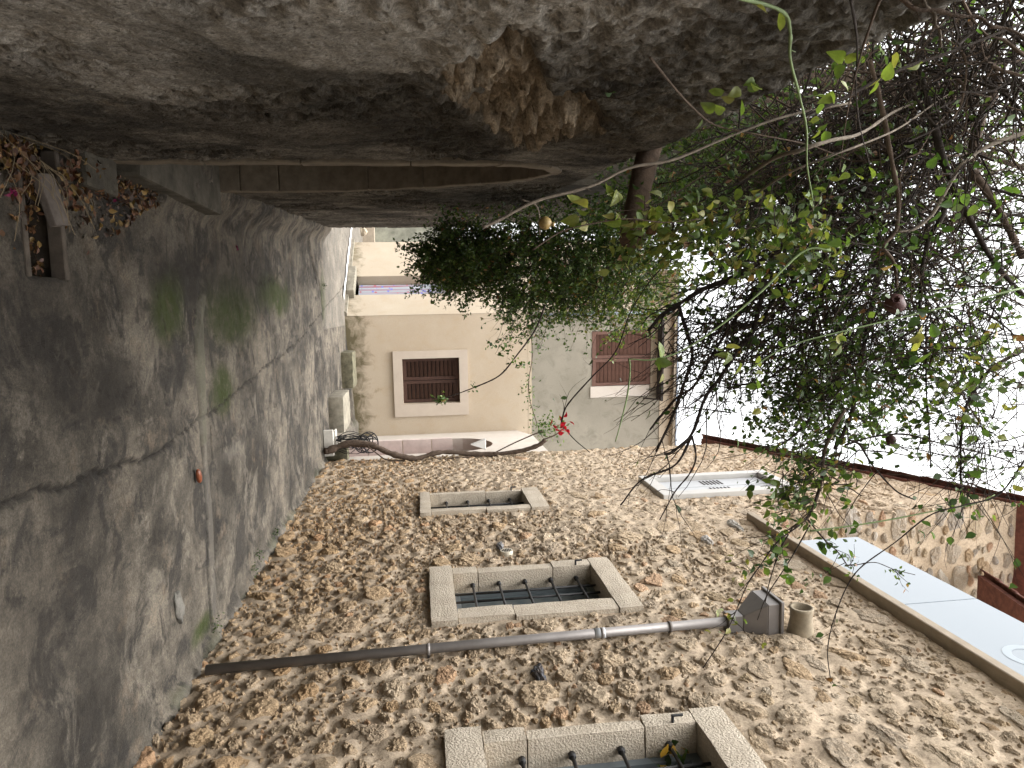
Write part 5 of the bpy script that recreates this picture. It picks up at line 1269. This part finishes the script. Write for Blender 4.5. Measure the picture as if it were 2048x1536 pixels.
# wooden beam projecting from the top of the plaster wall
pb0 = atY(1300, 292, 3.5); pb1 = atY(1262, 482, 3.15)
d = pb1 - pb0; P = np.array([pb0 - d * 0.25, pb0, (pb0 + pb1) / 2 + np.array([0, 0, -.008]), pb1])
b = MB(); b.tube(spline(P, 14), np.linspace(0.062, 0.056, 14) * (1 + 0.05 * rng.normal(size=14)), 12); o = b.build('wooden_beam', MAT['wood_beam'], None, True)
tag(o, 'short rough wooden beam jutting from the plaster wall into the creeper', 'beam')

# old vine trunk by the arched door
vt = empty('vine', (2.2, 11.3, 0), 'gnarled brown vine trunk climbing beside the arched door', 'vine')
vp_ = [(650, 902), (658, 902), (688, 890), (717, 888), (748, 892), (776, 904), (805, 912), (834, 916), (863, 908), (893, 905), (941, 909), (990, 909), (1040, 902), (1075, 890), (1090, 878)]
P = spline(np.array([atY(a, b_, 11.2) for a, b_ in vp_]), 60); P[:, 1] += 0.05 * np.sin(np.linspace(0, 11, 60))
b = MB(); b.tube(P, np.linspace(0.055, 0.034, 60) * (1 + 0.12 * rng.normal(size=60)), 9); b.build('trunk', MAT['bark'], vt, True)
for pts in ([(735, 892), (755, 908), (772, 919), (800, 921), (834, 917)], [(863, 912), (880, 918), (910, 916), (941, 913)], [(985, 908), (1020, 890), (1060, 872), (1085, 862)], [(1085, 880), (1110, 870), (1130, 855)]):
    MB().tube(spline(np.array([atY(a, c, 11.15) for a, c in pts]), 18), 0.011, 5).build('shoot', MAT['bark'], vt, True)
tr = [(1085, 875), (1075, 850), (1060, 800), (1058, 760), (1065, 710), (1062, 660), (1070, 630)]
TP = spline(np.array([atY(a, c, 15.3) for a, c in tr]), 50); MB().tube(TP, 0.010, 5).build('shoot', MAT['bark'], vt, True)
idx = rng.integers(0, 50, 210); LPn = TP[idx] + rng.normal(0, 0.10, (210, 3)) * np.array([1, .6, 1])
LPn2 = np.array([atY(1100 + rng.normal(0, 14), 855 + rng.normal(0, 14), 11.2 + rng.normal(0, .1)) for _ in range(110)])
LPn3 = np.array([atY(1098 + rng.normal(0, 12), 940 + rng.normal(0, 10), 10.9 + rng.normal(0, .08)) for _ in range(60)])
LL = np.concatenate([LPn, LPn2, LPn3]); n_ = len(LL)
leaf_cloud(LL, rng.normal(0, 1, (n_, 3)) + np.array([0, -.3, -.5]), 0.07 * rng.uniform(.6, 1.2, n_), GREENS[rng.integers(0, 5, n_)], 'foliage', vt)

# dry leaves heaped along the wall foot and in the pit
n_ = 900; Yl = rng.uniform(3.05, 4.75, n_); Xl = lwx(Yl) + np.abs(rng.normal(0, 0.16, n_)) + 0.03
Xl = np.minimum(Xl, lwx(Yl) + 0.12 + 0.42 * np.clip((4.7 - Yl) / 1.2, 0, 1))
Zl = 0.015 + 0.07 * np.clip(1 - (Xl - lwx(Yl)) / 0.35, 0, 1) * rng.random(n_)
inn = (Xl > PIT[0]) & (Xl < PIT[1]) & (Yl > PIT[2] + .03) & (Yl < PIT[3] - .03); Zl[inn] = -0.10 + 0.03 * rng.random(inn.sum())
A = np.stack([Xl, Yl, Zl], 1)
n2 = 260; B = np.stack([rng.uniform(PIT[0], PIT[1], n2), rng.uniform(PIT[2] + .03, PIT[3] - .03, n2), rng.uniform(-0.13, -0.05, n2)], 1)
n3 = 240; Y3 = rng.uniform(2.75, 3.2, n3); C3 = np.stack([lwx(Y3) + np.abs(rng.normal(0, 0.10, n3)) + .03, Y3, rng.uniform(0.01, 0.09, n3)], 1)
A = np.concatenate([A, B, C3]); n_ = len(A)
BR = np.array([(0.14, 0.06, 0.03), (0.21, 0.11, 0.045), (0.10, 0.045, 0.03), (0.28, 0.18, 0.06), (0.06, 0.035, 0.025), (0.17, 0.085, 0.04)])
D = rng.normal(0, 1, (n_, 3)) * np.array([1, 1, 0.35]); sz_ = 0.036 * rng.uniform(.6, 1.3, n_)
c_ = BR[rng.integers(0, 6, n_)] * rng.uniform(.5, 0.95, (n_, 1))
ll = empty('leaf_litter', (-0.7, 3.7, 0), 'drift of brown dry leaves along the foot of the plaster wall', 'dry leaves')
big = np.argsort(A[:, 1] + rng.uniform(0, .6, n_))[:150]; fm = frames(D[big], rng.uniform(-.5, .5, 150))
q = mk('leaf', LEAF_V * np.array([1, 1, 2.2]), LEAF_F, MAT['litter_single'], None, True); lmd = q.data; bpy.data.objects.remove(q)
for k, i in enumerate(big):
    M = np.eye(4); M[:3, :3] = fm[k] * sz_[i]; M[:3, 3] = A[i]
    q = bpy.data.objects.new('leaf', lmd); COL.objects.link(q); q.matrix_basis = Matrix(M.tolist()); q.color = (*c_[i], 1); attach(q, ll)
rs = np.setdiff1d(np.arange(n_), big); leaf_cloud(A[rs], D[rs], sz_[rs], c_[rs], 'leaves', ll, 'litter')
# dead grass stalks near the pit
b = MB()
for k in range(16):
    p = np.array([-0.72 + random.uniform(-.03, .12), 3.0 + random.uniform(-.1, .25), 0.05]); e = p + np.array([random.uniform(.05, .4), random.uniform(-.25, .25), random.uniform(.0, .22)])
    b.tube(spline([p, (p + e) / 2 + np.array([0, 0, .05]), e], 7), 0.0016, 3)
o = b.build('dead_grass', simple('straw', (0.15, 0.115, 0.07), 0.9, 0.2), None); tag(o, 'wisp of dead straw coloured grass by the drain pit', 'grass', kind='stuff')
# fallen magenta petals
for j, (x, y) in enumerate(((475, 497), (236, 402), (24, 388))):
    c = atZ(x, y, 0.03); k = 5
    o = leaf_cloud(c + rng.normal(0, 0.012, (k, 3)) * np.array([1, 1, .3]), rng.normal(0, 1, (k, 3)) * np.array([1, 1, .4]), np.full(k, 0.03), np.repeat(np.array([[0.15, 0.008, 0.05]]), k, 0), 'fallen_petals', None, 'litter'); del o['kind']
    tag(o, ('lone magenta petals lying on the bare mossy slab', 'magenta petals on the leaf drift beside the door step', 'magenta petals at the wall foot beside the drain pit')[min(j, 2)], 'petals')
# curled orange brown leaf on the paving
p = atZ(390, 952, 0.0)
V = []; F = []
for a in range(9):
    for t in range(9):
        u = a / 8 * math.pi; wv = math.sin(u) ** 0.7; th_ = -0.3 + 4.0 * t / 8
        V.append((-0.055 * math.cos(u), 0.022 * wv * math.cos(th_) * 1.1, 0.024 + 0.022 * wv * math.sin(th_)))
for a in range(8):
    for t in range(8): F.append((a * 9 + t, a * 9 + t + 1, a * 9 + t + 10, a * 9 + t + 9))
o = mk('curled_leaf', V, F, simple('russet', (0.15, 0.045, 0.02), 0.35, 0.5, 40, 0.2), None, True); o.location = p; o.rotation_euler = (0, 0, 0.3); tag(o, 'curled glossy russet dry leaf lying alone on the paving', 'leaf')
# cement lump, weeds
p = atZ(352, 1212, 0.0); V, F = rock(201, 3)
o = mk('cement_lump', V * np.array([0.13, 0.055, 0.032]) * np.array([1, 1, 1]), F, MAT['cement_lump'], None, True); o.location = (p[0], p[1], 0.012); o.rotation_euler = (0, 0, 0.06); tag(o, 'flat lump of spilt grey cement on the paving near the downpipe', 'cement')
for j, (x, y, lab) in enumerate(((648, 938, 'at the far corner of the stone wall'), (547, 1068, 'halfway along the foot of the stone wall'), (515, 1108, 'at the wall foot below the narrow window'), (505, 1140, 'in a gap of the wall foot'), (428, 1248, 'where the crack meets the stone wall'), (646, 570, 'in the far crack of the paving'), (630, 462, 'at the end corner of the plaster wall'))):
    c = atZ(x, y, 0.02); k = 26
    P = c + rng.normal(0, 0.035, (k, 3)) * np.array([0.8, 1.6, 0.5]); P[:, 2] = np.abs(P[:, 2]) + 0.01
    o = leaf_cloud(P, rng.normal(0, 1, (k, 3)) + np.array([0, 0, 1.0]), 0.022 * rng.uniform(.6, 1.2, k), GREENS[rng.integers(0, 5, k)] * 0.6, 'weed', None, root=c - np.array([0, 0, 0.02])); del o['kind']
    tag(o, 'small green weed growing ' + lab, 'weed', 'weeds in the paving')
# leaves of a pot plant behind the nearest grille
k = 14; P = np.array([atX(1345 + rng.normal(0, 22), 1512 + rng.normal(0, 14), XR + 0.10) for _ in range(k)])
o = leaf_cloud(P, rng.normal(0, 1, (k, 3)) + np.array([-.5, 0, .5]), 0.085 * rng.uniform(.7, 1.2, k), np.vstack([GREENS[[0, 1, 3]], [(0.42, 0.24, 0.03)]])[rng.integers(0, 4, k)], 'window_plant', None, root=P.mean(0) - np.array([0, 0, 0.12])); del o['kind']
tag(o, 'green and yellow leaves of a plant in the nearest barred window', 'plant')

for o in bpy.data.objects:
    if '_w' in o: del o['_w']
